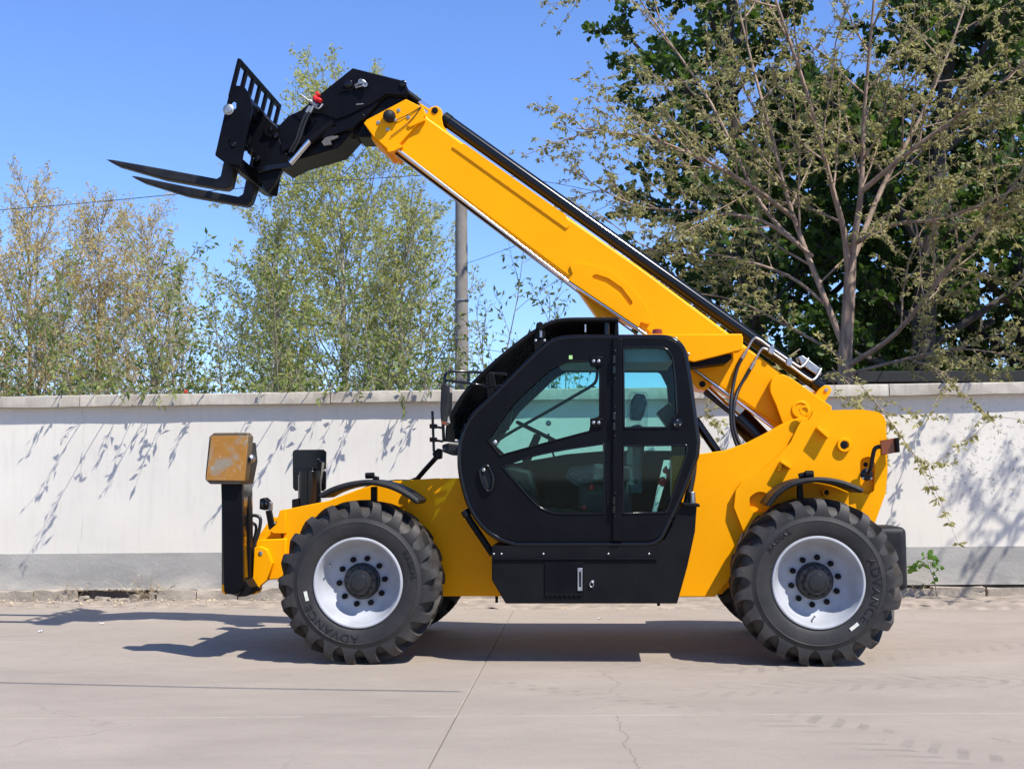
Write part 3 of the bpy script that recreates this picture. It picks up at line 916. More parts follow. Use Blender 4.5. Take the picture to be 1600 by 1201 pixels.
# --- big brown-twigged tree behind the wall on the right
def big_tree():
    YB = 7.1
    base = at(1322, 745, YB); base.z = 0
    pl = Plant(51); pl.base = base
    cl = lf_cluster(.165, .070, 8, .35)
    spec = [
        None,
        dict(kids=(11, 14), start=.20, ang=(28, 62), ratio=.44, rr=.42, sides=5, wob=.06, up=.03, n=6, shape=lambda t: 1.15 - .6 * t, tip=.2),
        dict(kids=(6, 8), start=.15, ang=(28, 65), ratio=.42, rr=.5, sides=4, wob=.10, up=.02, n=5, tip=.3, leaf=cl),
        dict(sides=3, wob=.12, up=.0, n=3, tip=.4, leaf=cl),
    ]
    def lim(pts, r, lv=1, r1=.18):
        P = [at(x, y, YB + dy) for x, y, dy in pts]
        P = crom(P, 4)
        s = dict(spec[lv]); s['tip'] = r1
        sp = list(spec); sp[lv] = s
        pl.sprout(P, r, lv, sp)
    trunk = [base, at(1322, 640, YB), at(1321, 560, YB), at(1326, 480, YB), at(1330, 400, YB)]
    pl.limb(crom(trunk, 4), .112, .075, 9)
    lim([(1326, 430, 0), (1318, 360, -.1), (1298, 285, -.3), (1262, 150, -.6), (1205, -20, -1.0), (1160, -160, -1.2)], 0.0515)
    lim([(1318, 540, 0), (1290, 470, .1), (1240, 340, .3), (1205, 210, .4), (1170, 80, .6), (1130, -90, .8)], 0.0515)
    lim([(1331, 400, 0), (1345, 300, -.2), (1350, 180, -.3), (1362, 40, -.6), (1375, -120, -.8)], 0.0484)
    lim([(1331, 410, 0), (1380, 290, .3), (1440, 180, .4), (1490, 60, .5), (1530, -60, .6)], 0.0437)
    lim([(1318, 575, 0), (1400, 520, -.5), (1480, 420, -1.0), (1560, 320, -1.5), (1650, 200, -2.0)], 0.0429)
    lim([(1240, 340, .3), (1180, 295, -.2), (1100, 250, -.6), (1010, 215, -.9), (900, 200, -1.2)], 0.0390)
    lim([(1262, 395, .2), (1190, 320, .5), (1110, 160, .8), (1020, 30, 1.0), (960, -60, 1.2)], 0.0351)
    lim([(1270, 400, .2), (1190, 345, 0), (1090, 330, -.2), (990, 320, -.4), (890, 265, -.6)], 0.0312)
    lim([(1295, 480, .1), (1230, 430, .3), (1130, 400, .5), (1020, 390, .7), (930, 330, .9)], 0.0281)
    lim([(1320, 560, 0), (1250, 520, .4), (1150, 470, .7), (1060, 455, .9), (985, 440, 1.0)], 0.0250)
    lim([(1322, 585, 0), (1420, 560, -.6), (1500, 545, -1.1), (1610, 560, -1.6)], 0.0273)
    lim([(1335, 380, 0), (1400, 350, -.8), (1480, 340, -1.5), (1600, 290, -2.2)], 0.0390)
    lim([(1345, 300, -.2), (1430, 230, -.8), (1540, 150, -1.4), (1640, 60, -2.0)], 0.0390)
    # low twigs drooping in front of the wall top
    dr = [None, dict(spec[2], kids=(5, 7)), dict(spec[3])]
    def droop(pts, r):
        P = crom([at(x, y, Y) for x, y, Y in pts], 4)
        dr2 = [dr[1] | {'tip': .2, 'start': .2}, dr[2]]
        pl.sprout(P, r, 0, dr2)
    droop([(1322, 590, 7.1), (1340, 600, 5.6), (1365, 625, 4.5), (1400, 670, 4.15), (1440, 720, 3.95), (1490, 722, 3.9)], .012)
    droop([(1420, 560, 6.5), (1470, 580, 5.0), (1500, 610, 4.3), (1545, 650, 4.0)], .010)
    droop([(1250, 545, 6.6), (1215, 570, 5.2), (1180, 600, 4.4)], .008)
    droop([(1150, 560, 6.4), (1120, 600, 5.0), (1105, 640, 4.4), (1125, 670, 4.3)], .008)
    droop([(1300, 575, 6.6), (1330, 605, 5.0), (1345, 650, 4.4), (1320, 640, 4.2)], .008)
    return pl.build('young_leaved_tree', 'big spreading tree with brown limbs and drooping olive young leaves, right behind the wall', 'tree', BK_BRN, LF_OLV, shape='leaf')
big_tree()

# --- dense dark trees farther back on the right
def dark_tree(px, py_top, Y, rad, seed, label, trunkpx=None, leafs=.125, lean=0.0):
    base = at(px, 745, Y); base.z = 0
    top = at(px, py_top, Y).z
    pl = Plant(seed); pl.base = base
    lf = lf_along(.035, leafs, 1.0, .1, .15)
    spec = [
        dict(kids=(24, 28), start=.16, ang=(38, 78), len=rad, shape=lambda t: .95 if t < .6 else 1.25 - .75 * t, rr=.34, sides=8, ratio=.3, tip=.15, wob=.05, up=.02, n=9),
        dict(kids=(9, 11), start=.18, ang=(28, 62), ratio=.42, rr=.42, sides=5, wob=.08, up=.03, n=5, shape=lambda t: 1.1 - .5 * t),
        dict(kids=(5, 7), start=.15, ang=(28, 65), ratio=.45, rr=.5, sides=3, wob=.12, up=.0, n=3, leaf=lf),
        dict(leaf=lf, sides=3, wob=.15, up=-.02, n=2, tip=.5),
    ]
    pl.grow(base.copy(), Vector((lean, 0, 1)).normalized(), top * .95, .30, 0, spec)
    return pl.build('dense_tree', label, 'tree', BK_DRK, LF_DRK, 'dense dark green trees at the upper right', shape='broad')
dark_tree(1215, -170, 15, 3.4, 61, 'dense dark green tree behind the brown tree, nearest the sky gap')
dark_tree(1440, -240, 13, 3.6, 62, 'dense dark green tree with the thick dark trunk right of the brown tree')
dark_tree(1560, 190, 17, 3.6, 64, 'lower dense dark green tree filling the gap behind the dark trunk')
dark_tree(1330, 150, 19, 3.2, 65, 'farther dense dark green tree showing low behind the brown trunk')
dark_tree(1640, -200, 14, 4.0, 63, 'dense dark green tree cut off by the right edge of the photo')

# --- second tree of the same kind, rooted beyond the right edge, reaching over wall and road
def edge_tree():
    base = Vector((9.4, 6.6, 0))
    pl = Plant(57); pl.base = base
    cl = lf_cluster(.16, .08, 7, .35)
    spec = [
        dict(kids=(8, 10), start=.25, ang=(30, 65), ratio=.40, rr=.42, sides=6, wob=.06, up=.02, n=6, shape=lambda t: 1.15 - .6 * t, tip=.2),
        dict(kids=(6, 8), start=.15, ang=(28, 65), ratio=.42, rr=.5, sides=4, wob=.10, up=.02, n=5, tip=.3, leaf=cl),
        dict(sides=3, wob=.12, up=.0, n=3, tip=.4, leaf=cl),
    ]
    top = base + Vector((-.2, -.2, 2.8))
    pl.limb([base, base + Vector((.05, 0, 1.4)), top], .17, .13, 9)
    for d, L, r in (((-.75, -.75, .75), 4.6, .075), ((-.35, -.95, .6), 4.8, .075), ((.2, -.9, .8), 4.6, .07), ((-.9, -.25, .8), 4.2, .065), ((-.55, -.6, 1.2), 4.8, .075), ((.4, .3, 1.1), 4.0, .07), ((-.1, -.3, 1.3), 4.5, .07), ((.7, -.7, .7), 4.4, .065), ((-.5, -1.0, .35), 4.0, .055)):
        pl.grow(top, Vector(d).normalized(), L, r, 0, spec)
    return pl.build('young_leaved_tree', 'olive-leaved tree rooted beyond the right edge, its twigs reaching in at the far right', 'tree', BK_BRN, LF_OLV, shape='leaf')
edge_tree()

# ------------------------------------------------------------------ the telehandler
tele = empty('telehandler', MACH)
tag(tele, 'yellow and black telescopic handler with its boom raised and forks held level', 'telehandler')

# ---- wheels
TR, TW = .622, .46
def build_wheel():
    prof = [(.333, .025), (.322, .014), (.326, .012), (.334, .016), (.338, .026)]
    bm = bmesh.new()
    lathe_bm(bm, [(.345, .060), (.345, .022), (.338, .012), (.328, .012), (.322, .020), (.319, .034), (.310, .05), (.304, .085), (.294, .108), (.284, .140), (.266, .172), (.243, .195), (.218, .208), (.195, .213), (.10, .214), (.05, .215), (0, .215)], 64)
    wheel = from_bm('wheel', bm, RIM, None, angle=50)
    bm = bmesh.new()
    half = [(.328, .060), (.336, .034), (.352, .020), (.385, .010), (.43, .002), (.455, .001), (.459, -.002), (.463, .001), (.495, .007), (.52, .017), (.546, .038), (.566, .068), (.577, .11), (.582, .16), (.584, TW / 2)]
    full = half + [(r, TW - y) for r, y in half[-2::-1]]
    lathe_bm(bm, full, 96)
    NL = 21
    st = [(.497, .0055, .49, .03, 7.9, 0), (.507, .0045, .50, .033, 6.6, 0), (.519, .004, .508, .042, 5.4, 0), (.535, .0045, .52, .05, 4.5, 0), (.562, .009, .54, .065, 3.75, .3), (.590, .018, .55, .08, 3.3, .9), (.612, .034, .555, .095, 3.0, 1.8), (TR, .058, .56, .11, 2.75, 3.2), (TR + .001, .15, .562, .15, 2.4, 9), (TR + .001, .245, .562, .245, 2.6, 15)]
    for side in (0, 1):
        for k in range(NL):
            a0 = 2 * math.pi * (k + .5 * side) / NL
            prev = None
            for (rt, yt, rb, yb, hw, off) in st:
                if side: yt, yb = TW - yt, TW - yb
                ring = []
                for (rr, yy, s, extra) in ((rb, yb, -1, 1.2), (rt, yt, -1, 1.0), (rt, yt, 1, 1.0), (rb, yb, 1, 1.2)):
                    an = a0 + R(off) + s * R(hw * extra)
                    ring.append(bm.verts.new((rr * math.cos(an), yy, rr * math.sin(an))))
                if prev:
                    for i in range(3): bm.faces.new((prev[i], prev[i + 1], ring[i + 1], ring[i]))
                else: bm.faces.new(ring)
                prev = ring
            bm.faces.new(prev[::-1])
    from_bm('tyre', bm, RUB, wheel, angle=32)
    bm = bmesh.new()
    lathe_bm(bm, [(.140, .215), (.140, .190), (.136, .182), (.130, .180), (.128, .138), (.120, .128), (.096, .124), (.094, .082), (.086, .070), (.062, .066), (.058, .058), (.03, .056), (0, .056)], 40)
    hub = from_bm('hub', bm, HUBM, wheel, angle=35)
    def nut(parent, rad, an, r, y0, y1, name, mat, sides=10):
        bm = bmesh.new()
        lathe_bm(bm, [(r, y0), (r, y1 + r * .3), (r * .75, y1), (0, y1)], sides, (rad * math.cos(an), 0, rad * math.sin(an)))
        return from_bm(name, bm, mat, wheel, angle=30)
    for k in range(10):
        nut(wheel, .178, 2 * math.pi * (k + .3) / 10, .0215, .214, .172, 'lug_nut', BLK, 12)
    for k in range(12):
        nut(wheel, .107, 2 * math.pi * k / 12, .0065, .130, .118, 'hub_bolt', BLKM, 8)
    # valve, sticker, raised lettering
    bm = bmesh.new()
    tube_bm(bm, [Vector((.276 * math.cos(R(-95)), .15, .276 * math.sin(R(-95)))), Vector((.256 * math.cos(R(-95)), .11, .256 * math.sin(R(-95)))), Vector((.258 * math.cos(R(-95)), .07, .258 * math.sin(R(-95))))], .006, 8)
    from_bm('valve', bm, STEEL, wheel)
    bm = bmesh.new()
    a0 = R(-52); cx, cz = .405 * math.cos(a0), .405 * math.sin(a0)
    u = Vector((math.cos(a0), 0, math.sin(a0))); w = Vector((-u.z, 0, u.x))
    pts = [Vector((cx, 0, cz)) + u * a + w * b_ for a, b_ in ((-.035 * 0 - .012, -.037), (.012, -.037), (.012, .037), (-.012, .037))]
    f = [bm.verts.new((p.x, -.004 + .004, p.z)) for p in pts]; g = [bm.verts.new((p.x, .012, p.z)) for p in pts]
    bm.faces.new(f)
    for i in range(4): bm.faces.new((f[i], f[(i + 1) % 4], g[(i + 1) % 4], g[i]))
    from_bm('tyre_sticker', bm, LBL, wheel)
    def letters(body, r_mid, size, centre_deg, name, mat, span=60):
        cu = bpy.data.curves.new('txt', 'FONT'); cu.body = body; cu.size = 1.0; cu.extrude = 0.0; cu.resolution_u = 3
        cu.align_x = 'CENTER'; cu.space_character = 1.12
        to = bpy.data.objects.new('txt', cu); col.objects.link(to)
        dg = bpy.context.evaluated_depsgraph_get()
        me = to.evaluated_get(dg).to_mesh()
        bm = bmesh.new(); bm.from_mesh(me)
        to.to_mesh_clear() if hasattr(to, 'to_mesh_clear') else None
        bpy.data.objects.remove(to); bpy.data.curves.remove(cu)
        r = bmesh.ops.extrude_face_region(bm, geom=bm.faces[:])
        for v in [v for v in r['geom'] if isinstance(v, bmesh.types.BMVert)]: v.co.z = 1
        x0 = min(v.co.x for v in bm.verts); x1 = max(v.co.x for v in bm.verts)
        for v in bm.verts:
            rr = r_mid + (v.co.y - .35) * size
            an = R(centre_deg) - R(span) * ((v.co.x - x0) / (x1 - x0) - .5)
            # sidewall depth at this radius
            y = np.interp(rr, [.352, .385, .43, .50, .535], [.020, .010, .002, .006, .019])
            v.co = Vector((rr * math.cos(an), y + (-.0045 if v.co.z > .5 else .006), rr * math.sin(an)))
        return from_bm(name, bm, mat, wheel, angle=20)
    letters('ADVANCE', .424, .088, -8, 'sidewall_lettering', RUBL, 68)
    letters('RADIAL', .432, .05, 132, 'sidewall_lettering', RUBL, 30)
    letters('440/80-24', .420, .034, -95, 'sidewall_lettering', RUBL) if False else None
    return wheel
def copy_tree(o, parent=None):
    c = o.copy(); col.objects.link(c); c.parent = parent
    for ch in list(o.children): copy_tree(ch, c)
    return c
w0 = build_wheel()
fx = mp(559, 907, .02).x; rx = mp(1279, 910, .02).x
def put(w, x, y, far, spin):
    w.parent = tele
    M = Matrix.Translation((x, y, TR - .006)) @ (Matrix.Rotation(math.pi, 4, 'Z') if far else Matrix.Identity(4)) @ Matrix.Rotation(R(spin), 4, 'Y')
    w.matrix_parent_inverse = Matrix.Identity(4); w.matrix_basis = M
spots = ((fx, 0, 0, 114), (rx, 0, 0, 0), (fx, 2.40, 1, 40), (rx, 2.40, 1, 75))
for i, s in enumerate(spots):
    put(w0 if i == 3 else copy_tree(w0), *s)

zc = TR
for x in (fx, rx):
    bm = bmesh.new()
    tube_bm(bm, [(x, .42, zc), (x, .62, zc), (x, .75, zc), (x, 1.65, zc), (x, 1.78, zc), (x, 1.98, zc)], [.11, .13, .09, .09, .13, .11], 16)
    from_bm('axle', bm, BLKM, tele, bevel=0)

# ---- chassis
ch = plate('front_frame', [(439, 797, 3), (513, 782), (560, 764), (604, 752), (680, 747), (800, 746), (800, 931), (600, 931), (433, 908), (440, 850), (446, 822, 8)], .56, 1.84, YEL, tele, bevel=.006)
plate('frame_rib', [(437, 797, 2), (446, 795), (447, 833), (428, 833), (420, 829), (431, 819)], .53, .575, YEL, ch)
plate('nose_block', [(400, 846), (406, 843), (447, 841), (447, 903), (418, 906), (412, 895), (398, 890)], .50, 1.90, YEL, tele, bevel=.008)
for (y0, y1) in ((.42, .50), (1.90, 1.98)):
    br = plate('nose_bracket', [(397, 855, 4), (404, 853), (417, 858), (425, 880), (417, 906), (406, 915), (405, 925, 9), (392, 930, 9), (389, 918, 6), (395, 900)], y0, y1, YEL, tele, bevel=.006)
    if y0 < 1:
        disc('pivot_pin', 407, 864, y0 - .006, [(.017, .02), (.017, 0), (.008, -.003), (0, -.003)], STEEL, br, 14)
        disc('pivot_pin', 402, 919.5, y0 - .008, [(.02, .02), (.02, 0), (.013, -.004), (0, -.004)], BLKM, br, 14)
plate('nose_top_plate', [(408, 838), (415, 828), (437, 797 + 30), (440, 842), (408, 844)], .60, 1.80, YEL, tele)
plate('far_nose_gusset', [(395, 850), (424, 808), (437, 808), (437, 850)], 1.84, 1.92, YEL, tele)
# middle body below the cab
plate('belly', [(760, 853), (1085, 853), (1092, 760), (1130, 740), (1130, 928), (760, 928)], .62, 1.78, YEL, tele, bevel=.01)
rear = plate('rear_frame', [(1050, 712), (1092, 709), (1135, 703, 40), (1172, 690, 40), (1205, 673, 30), (1228, 660), (1250, 652), (1300, 652), (1372, 660), (1376, 775), (1356, 820), (1290, 846), (1180, 880), (1150, 892, 20), (1117, 932, 4), (1050, 932)], .50, .78, YEL, tele, bevel=.006)
plate('rear_frame_far', [(1118, 760), (1120, 709), (1140, 703, 20), (1172, 690, 40), (1205, 673, 30), (1228, 660), (1250, 650), (1340, 648), (1366, 680, 20), (1366, 775), (1346, 820), (1180, 880), (1130, 925), (1118, 925)], 1.64, 1.9, YEL, tele, bevel=.006)
plate('rear_body', [(1110, 790), (1360, 780), (1352, 860), (1300, 900), (1130, 905)], .78, 1.64, YEL, tele, bevel=.01)
raised = plate('side_plate', [(1162, 830), (1147, 792), (1150, 765), (1160, 752, 8), (1190, 735, 30), (1212, 716), (1235, 692, 30), (1246, 668), (1252, 657, 5), (1264, 655), (1268, 649, 3), (1271, 641, 4), (1348, 639.5, 6), (1384, 645, 48), (1387, 735), (1384, 770, 30), (1366, 820), (1300, 850), (1200, 860)],
               .445, .50, YEL, tele,
               holes=[[(1171, 776, 8), (1184, 767, 16), (1198, 769, 14), (1206, 783, 14), (1198, 798, 12), (1183, 803, 12), (1172, 793, 10)],
                      [(1344, 716, 10), (1360, 712, 16), (1367, 722, 10), (1366, 768, 8), (1352, 773, 8), (1344, 764, 6)]], bevel=.007)
# shallow floors behind the two openings, lug tabs and bosses standing out of the plate
def boss(px, py, y, r, h, parent, inner):
    b_ = disc('pin_boss', px, py, y, [(r, .0), (r, -h + .008), (r * .92, -h), (r * .62, -h), (r * .60, -h + .012), (0, -h + .012)], YEL, parent, 28)
    disc('pin_end', px, py, y - h + .006, [(inner, .0), (inner, -.004), (inner * .4, -.007), (0, -.007)], BLKM, parent, 20)
boss(1318.5, 695, .445, .056, .034, raised, .030)
boss(1290, 769, .445, .034, .05, raised, .023)
boss(1257, 641, .445, .040, .012, raised, .001)
def tab(pts, y0, y1, name='lug_tab'):
    plate(name, pts, y0, y1, YEL, raised, bevel=.003)
tab([(1276, 669), (1279, 665.5), (1297, 681), (1294, 685)], .362, .447)
tab([(1219, 722), (1222, 719), (1238, 729), (1236, 733)], .362, .447)
tab([(1219, 722), (1223, 722), (1220, 735), (1215, 735)], .385, .447)
# rear mudguard block
bm = bmesh.new()
q0, q1 = mp(1384, 823, .47), mp(1420, 923, .47)
box_bm(bm, (q0.x - .25, .47, q1.z), (q1.x, .98, q0.z))
from_bm('rear_mudguard', bm, PLAS, tele, bevel=.05, seg=5)
# engine hood on the far side
box('engine_hood', (mp(800, 750, 1.5).x, 1.48, .62), (mp(1130, 750, 1.5).x, 2.34, .98), YEL, tele, bevel=.06, seg=4)

# ---- mudguards
def mudguard(top, th, name='mudguard'):
    c = crom([(x, y, 0) for x, y in top], 6)
    up = [(p.x, p.y) for p in c]
    lo = []
    for i, p in enumerate(c):
        a = c[max(i - 1, 0)]; b_ = c[min(i + 1, len(c) - 1)]
        t = Vector((b_.x - a.x, b_.y - a.y)).normalized()
        lo.append((p.x - t.y * th, p.y + t.x * th))
    o = plate(name, up + lo[::-1], .01, .43, PLAS, tele, bevel=.012)
    # lip bead along the outer edge
    tube('edge_bead', [mp(x, y, .008) for x, y in [(u[0] * .5 + l[0] * .5, u[1] * .5 + l[1] * .5) for u, l in zip(up, lo)]], .012, PLAS, o, 8)
    return o
mg = mudguard([(498, 771), (520, 760), (548, 752), (580, 749), (610, 755), (636, 767), (656, 781)], 9)
plate('bracket', [(579, 760), (588, 760), (588, 790), (579, 790)], .18, .24, BLKM, mg)
tpx('fixing_clamp', [(571, 743, .16), (585, 742.5, .16)], .024, BLKM, mg, 12, bevel=.004)
tpx('fixing_clamp', [(583, 746, .12), (592, 748, .12)], .017, BLKM, mg, 12, bevel=.004)
mg = mudguard([(1197, 787), (1212, 768), (1235, 753), (1262, 746), (1290, 745.5), (1320, 751), (1350, 763)], 8.5)
plate('bracket', [(1247, 756), (1254, 756), (1256, 778), (1246, 778)], .18, .24, BLKM, mg)
tpx('fixing_clamp', [(1248, 744, .16), (1259, 741, .16)], .022, BLKM, mg, 12, bevel=.004)
tpx('fixing_clamp', [(1258, 741, .14), (1271, 741, .14)], .030, BLKM, mg, 12, bevel=.004)
for (a, b_, c) in ((fx, .86, 'f'), (rx, .86, 'r')):      # far mudguards
    bm = bmesh.new()
    lp = [(a + (TR + .17) * math.cos(R(t)), TR + (TR + .15) * math.sin(R(t))) for t in range(55, 128, 6)]
    lp += [(a + (TR + .13) * math.cos(R(t)), TR + (TR + .11) * math.sin(R(t))) for t in range(127, 54, -6)]
    prism_bm(bm, lp, 1.97, 2.39)
    from_bm('mudguard', bm, PLAS, tele, bevel=.01)

# ---- front stabilisers folded up
leg = plate('stabiliser_leg', [(345, 752), (378, 752), (380, 918), (368, 928), (350, 927, 6)], .16, .215, BLK, tele, bevel=.006)
plate('leg_side', [(346, 752), (379, 752), (381, 915), (372, 930, 4), (346, 926, 6)], .215, .50, BLKR, leg, bevel=.005)
plate('leg_top', [(344, 706), (388, 690), (391, 720), (384, 756), (346, 756)], .20, .42, BLK, leg, bevel=.006)
plate('leg_pivot', [(352, 905), (384, 905), (392, 918), (388, 931, 8), (374, 932, 8), (352, 926)], .22, .47, BLKM, leg, bevel=.006)
plate('leg_edge', [(379, 760), (386, 762), (390, 800), (391, 850), (390, 905), (384, 916), (378, 912)], .36, .45, BLKM, leg, bevel=.004)
pad = plate('foot_plate', [(330, 681), (387.5, 680.5), (382, 751), (321.5, 750)], .085, .10, PAD, tele, bevel=.003)
plate('pad_body', [(327, 682, 2), (334, 676), (385, 675.5), (390, 682), (388, 700), (383, 748), (377, 756), (328, 756), (320.5, 749), (321, 740)], .10, .215, PADE, pad, bevel=.006)
disc('ball_joint', 391, 716, .20, [(.0, -.035), (.02, -.03), (.036, -.01), (.036, .02), (.02, .04), (0, .045)], STEEL, pad, 18)
tpx('pad_hinge', [(388, 718, .12), (388, 718, .40)], .022, BLKM, pad, 12)
# far stabiliser
fl = tpx('stabiliser_leg', [(484, 792, 1.98), (484, 735, 1.98)], .107, BLKG, tele, 24, bevel=.005)
fp = plate('foot_plate', [(457, 706), (460, 702.5), (505, 702), (509.5, 706), (509, 732), (506, 734), (509.5, 738), (509, 763), (505, 767), (461, 766.5), (457.5, 762)], 2.10, 2.13, BLKG, tele, bevel=.004)
plate('pad_hinge', [(457, 731, 2), (490, 731, 2), (490, 741, 2), (457, 741, 2)], 1.96, 2.10, BLKG, fp, bevel=.008)
plate('pad_ear', [(494, 712, 3), (503, 722, 3), (500, 757, 5), (494, 757, 3)], 1.96, 2.10, BLKG, fp, bevel=.004)
plate('leg_collar', [(456, 780, 2), (466, 778), (468, 797), (456, 797)], 1.90, 2.05, BLKM, fl, bevel=.004)
box('stabiliser_beam', (mp(352, 920, .5).x, .50, mp(400, 912, .5).z), (mp(402, 920, .5).x, 1.92, mp(400, 868, .5).z), BLKM, tele, bevel=.01)
plate('stabiliser_foot', [(346, 912), (352, 914), (352, 929), (347, 925, 3)], .18, .45, YEL, leg, bevel=.004)
# hoses behind the stabiliser leg
hs = tpx('hose', [(389, 806, .5), (399, 805, .5), (407, 811, .5), (404, 832, .5), (398, 850, .5), (394, 872, .5), (392, 890, .5)], .014, HOSE, tele, 10, 5)
tpx('hose', [(392, 815, .55), (400, 822, .55), (397, 842, .55), (390, 858, .55), (390, 880, .55)], .012, HOSE, tele, 10, 5)
tpx('hose', [(386, 802, .45), (383, 820, .45), (384, 845, .45), (389, 868, .45), (390, 900, .45)], .013, HOSE, tele, 10, 5)
tpx('fitting', [(388, 807, .5), (398, 805.5, .5)], .009, STEEL, hs, 8)
tpx('fitting', [(393, 812, .52), (395, 822, .52)], .010, STEEL, hs, 8)
# work lamp on a short post
lp_ = plate('work_lamp', [(405.5, 779, 3), (413, 777, 2), (419, 783), (419, 792), (413, 797, 2), (405, 795, 2)], .92, 1.04, BLKM, tele, bevel=.01)
disc('lamp_lens', 412, 787, .918, [(.028, .006), (.028, 0), (.015, -.004), (0, -.005)], CLR, lp_, 18)
plate('lamp_bracket', [(419, 783), (424, 785), (424, 797.5), (419, 797.5)], .95, 1.0, STEEL, lp_, bevel=.002)
plate('lamp_post', [(414.5, 797.5), (423, 797.5), (429, 828), (421, 833)], .95, 1.0, BLKM, lp_, bevel=.003)
plate('lamp_foot', [(425, 818), (433, 813), (434, 826), (424, 842), (414, 841), (418, 831)], .93, .95, BLKM, lp_, bevel=.003)
for (a, b_) in ((429.5, 817), (429, 824.5), (417.5, 835)):
    disc('bolt_head', a, b_, .93, [(.010, 0), (.010, -.006), (.005, -.009), (0, -.009)], STEEL, lp_, 8)

# ---- boom
Y0, Y1 = 1.0, 1.40
boom = plate('outer_boom', [(596, 216), (662, 173), (668, 183), (718, 219), (882, 335), (1000, 417), (1136, 518), (1222, 583), (1302, 640), (1262, 690), (1214, 664), (1076, 573), (1004, 513), (890, 435), (619, 233)], Y0, Y1, YEL, tele, bevel=.02)
plate('head_collar', [(568, 192.5), (573, 187), (634, 155, 2), (662, 168.5), (665, 180), (614, 237), (606, 234), (582, 212)], Y0 - .035, Y1 + .035, YEL, boom, bevel=.006)
plate('wear_pad', [(580, 211), (588, 214), (612, 234), (606, 241), (596, 230), (581, 218)], Y0 + .02, Y1 - .02, YEL, boom, bevel=.003)
for (a, b_) in ((591, 191.5), (606, 202.5), (623, 172.5), (638, 183.5)):
    disc('bolt_head', a, b_, Y0 - .035, [(.017, .001), (.0165, -.004), (.011, -.005), (.010, -.010), (0, -.011)], STEEL, boom, 10)
rk = disc('rubber_stop', 609, 183, Y0 - .035, [(.052, 0), (.055, -.03), (.045, -.07), (.022, -.09), (0, -.092)], PLAS, boom, 18)
disc('stop_bolt', 618, 188, Y0 - .06, [(.013, .02), (.013, -.01), (0, -.014)], STEEL, boom, 10)
tpx('safety_cord', [(619, 188, Y0 - .05), (640, 178, Y0 - .045), (658, 167, Y0 - .04)], .0035, HOSE, boom, 6, 4)
tpx('safety_cord', [(658, 168, Y0 - .04), (640, 190, Y0 - .045), (610, 214, Y0 - .045)], .0035, HOSE, boom, 6, 4)
plate('collar_stiffener', [(636, 196), (662, 184), (664, 188), (640, 199)], Y0 - .05, Y0 - .001, YEL, boom, bevel=.003)
plate('collar_stiffener', [(604, 234), (625, 225), (629, 229), (616, 236), (607, 238)], Y0 - .05, Y0 - .001, YEL, boom, bevel=.003)
ear = plate('cylinder_ear', [(664, 181), (672, 168, 3), (682, 165, 4), (690, 171, 4), (690, 185), (692, 196, 6), (700, 207), (690, 201)], Y0 + .03, Y1 - .03, YEL, boom, bevel=.006)
disc('ear_pin', 679.5, 173, Y0 + .03, [(.028, .002), (.028, -.008), (.012, -.012), (0, -.012)], BLKM, boom, 16)
plate('top_stiffener', [(707, 229, 2), (713, 228.5), (719, 225), (726, 224.5), (884, 336), (887, 346, 4), (891, 351), (886, 357.5, 3)], Y0 - .012, Y0 - .0005, YEL, boom, bevel=.004)
tpx('weld_seam', [(706.5, 229.5, Y0 - .006), (885, 357, Y0 - .006)], .006, YEL, boom, 8)
plate('side_reinforcement', [(890, 413, 3), (908, 411.5, 20), (950, 421, 40), (981, 445, 40), (1005, 473, 40), (1018, 499, 10), (1015, 507, 4), (1001, 503), (998, 511), (888, 437), (895, 428)], Y0 - .018, Y0 - .0005, YEL, boom,
      holes=[[(925, 431, 2), (931, 428, 3), (950, 434, 20), (972, 449, 20), (989, 472, 4), (986, 477.5, 3), (981, 476), (966, 459, 20), (947, 445, 20), (928, 437, 3)]], bevel=.005)
plate('lower_bracket', [(899, 447), (936, 499), (944, 492, 5), (954, 503), (968, 498), (1006, 516), (960, 478)], 1.08, 1.32, YEL, boom, bevel=.006)
plate('lower_bracket', [(1072, 566), (1077, 590), (1090, 608, 6), (1103, 609, 6), (1113, 601), (1122, 594), (1090, 572)], 1.02, 1.38, YEL, boom, bevel=.006)
disc('bracket_pin', 1097.5, 600, 1.02, [(.026, .002), (.026, -.006), (0, -.008)], BLKM, boom, 16)
# pivot cheek of the boom: proud of the boom side
plate('pivot_cheek', [(1203, 602), (1206, 590, 12), (1222, 583.5, 14), (1236, 590), (1300, 635), (1290, 680), (1240, 690), (1222, 660), (1212, 632, 30), (1203, 612, 20)], .90, Y0 - .001, YEL, boom, bevel=.006)
disc('pivot_boss', 1251, 640, .90, [(.075, 0), (.075, -.008), (.070, -.011), (.058, -.011), (.056, -.003), (0, -.003)], YEL, boom, 28)
disc('cheek_ring', 1273, 660, .90, [(.05, 0), (.05, -.008), (0, -.008)], YEL, boom, 20)
# rails and pipes under the boom
tpx('guide_rail', [(612, 226, Y0 + .0), (890, 441.5, Y0 + .0), (1012, 524, Y0 + .0), (1086, 578, Y0), (1213, 672, Y0)], .0125, CHRO, boom, 10)
tpx('guide_rail', [(620, 243, Y0 + .1), (905, 458, Y0 + .1), (1012, 535, Y0 + .1)], .007, STEEL, boom, 8)
tpx('hydraulic_pipe', [(614, 236, Y0 + .06), (760, 346, Y0 + .06), (905, 452, Y0 + .06)], .010, BLKM, boom, 8)
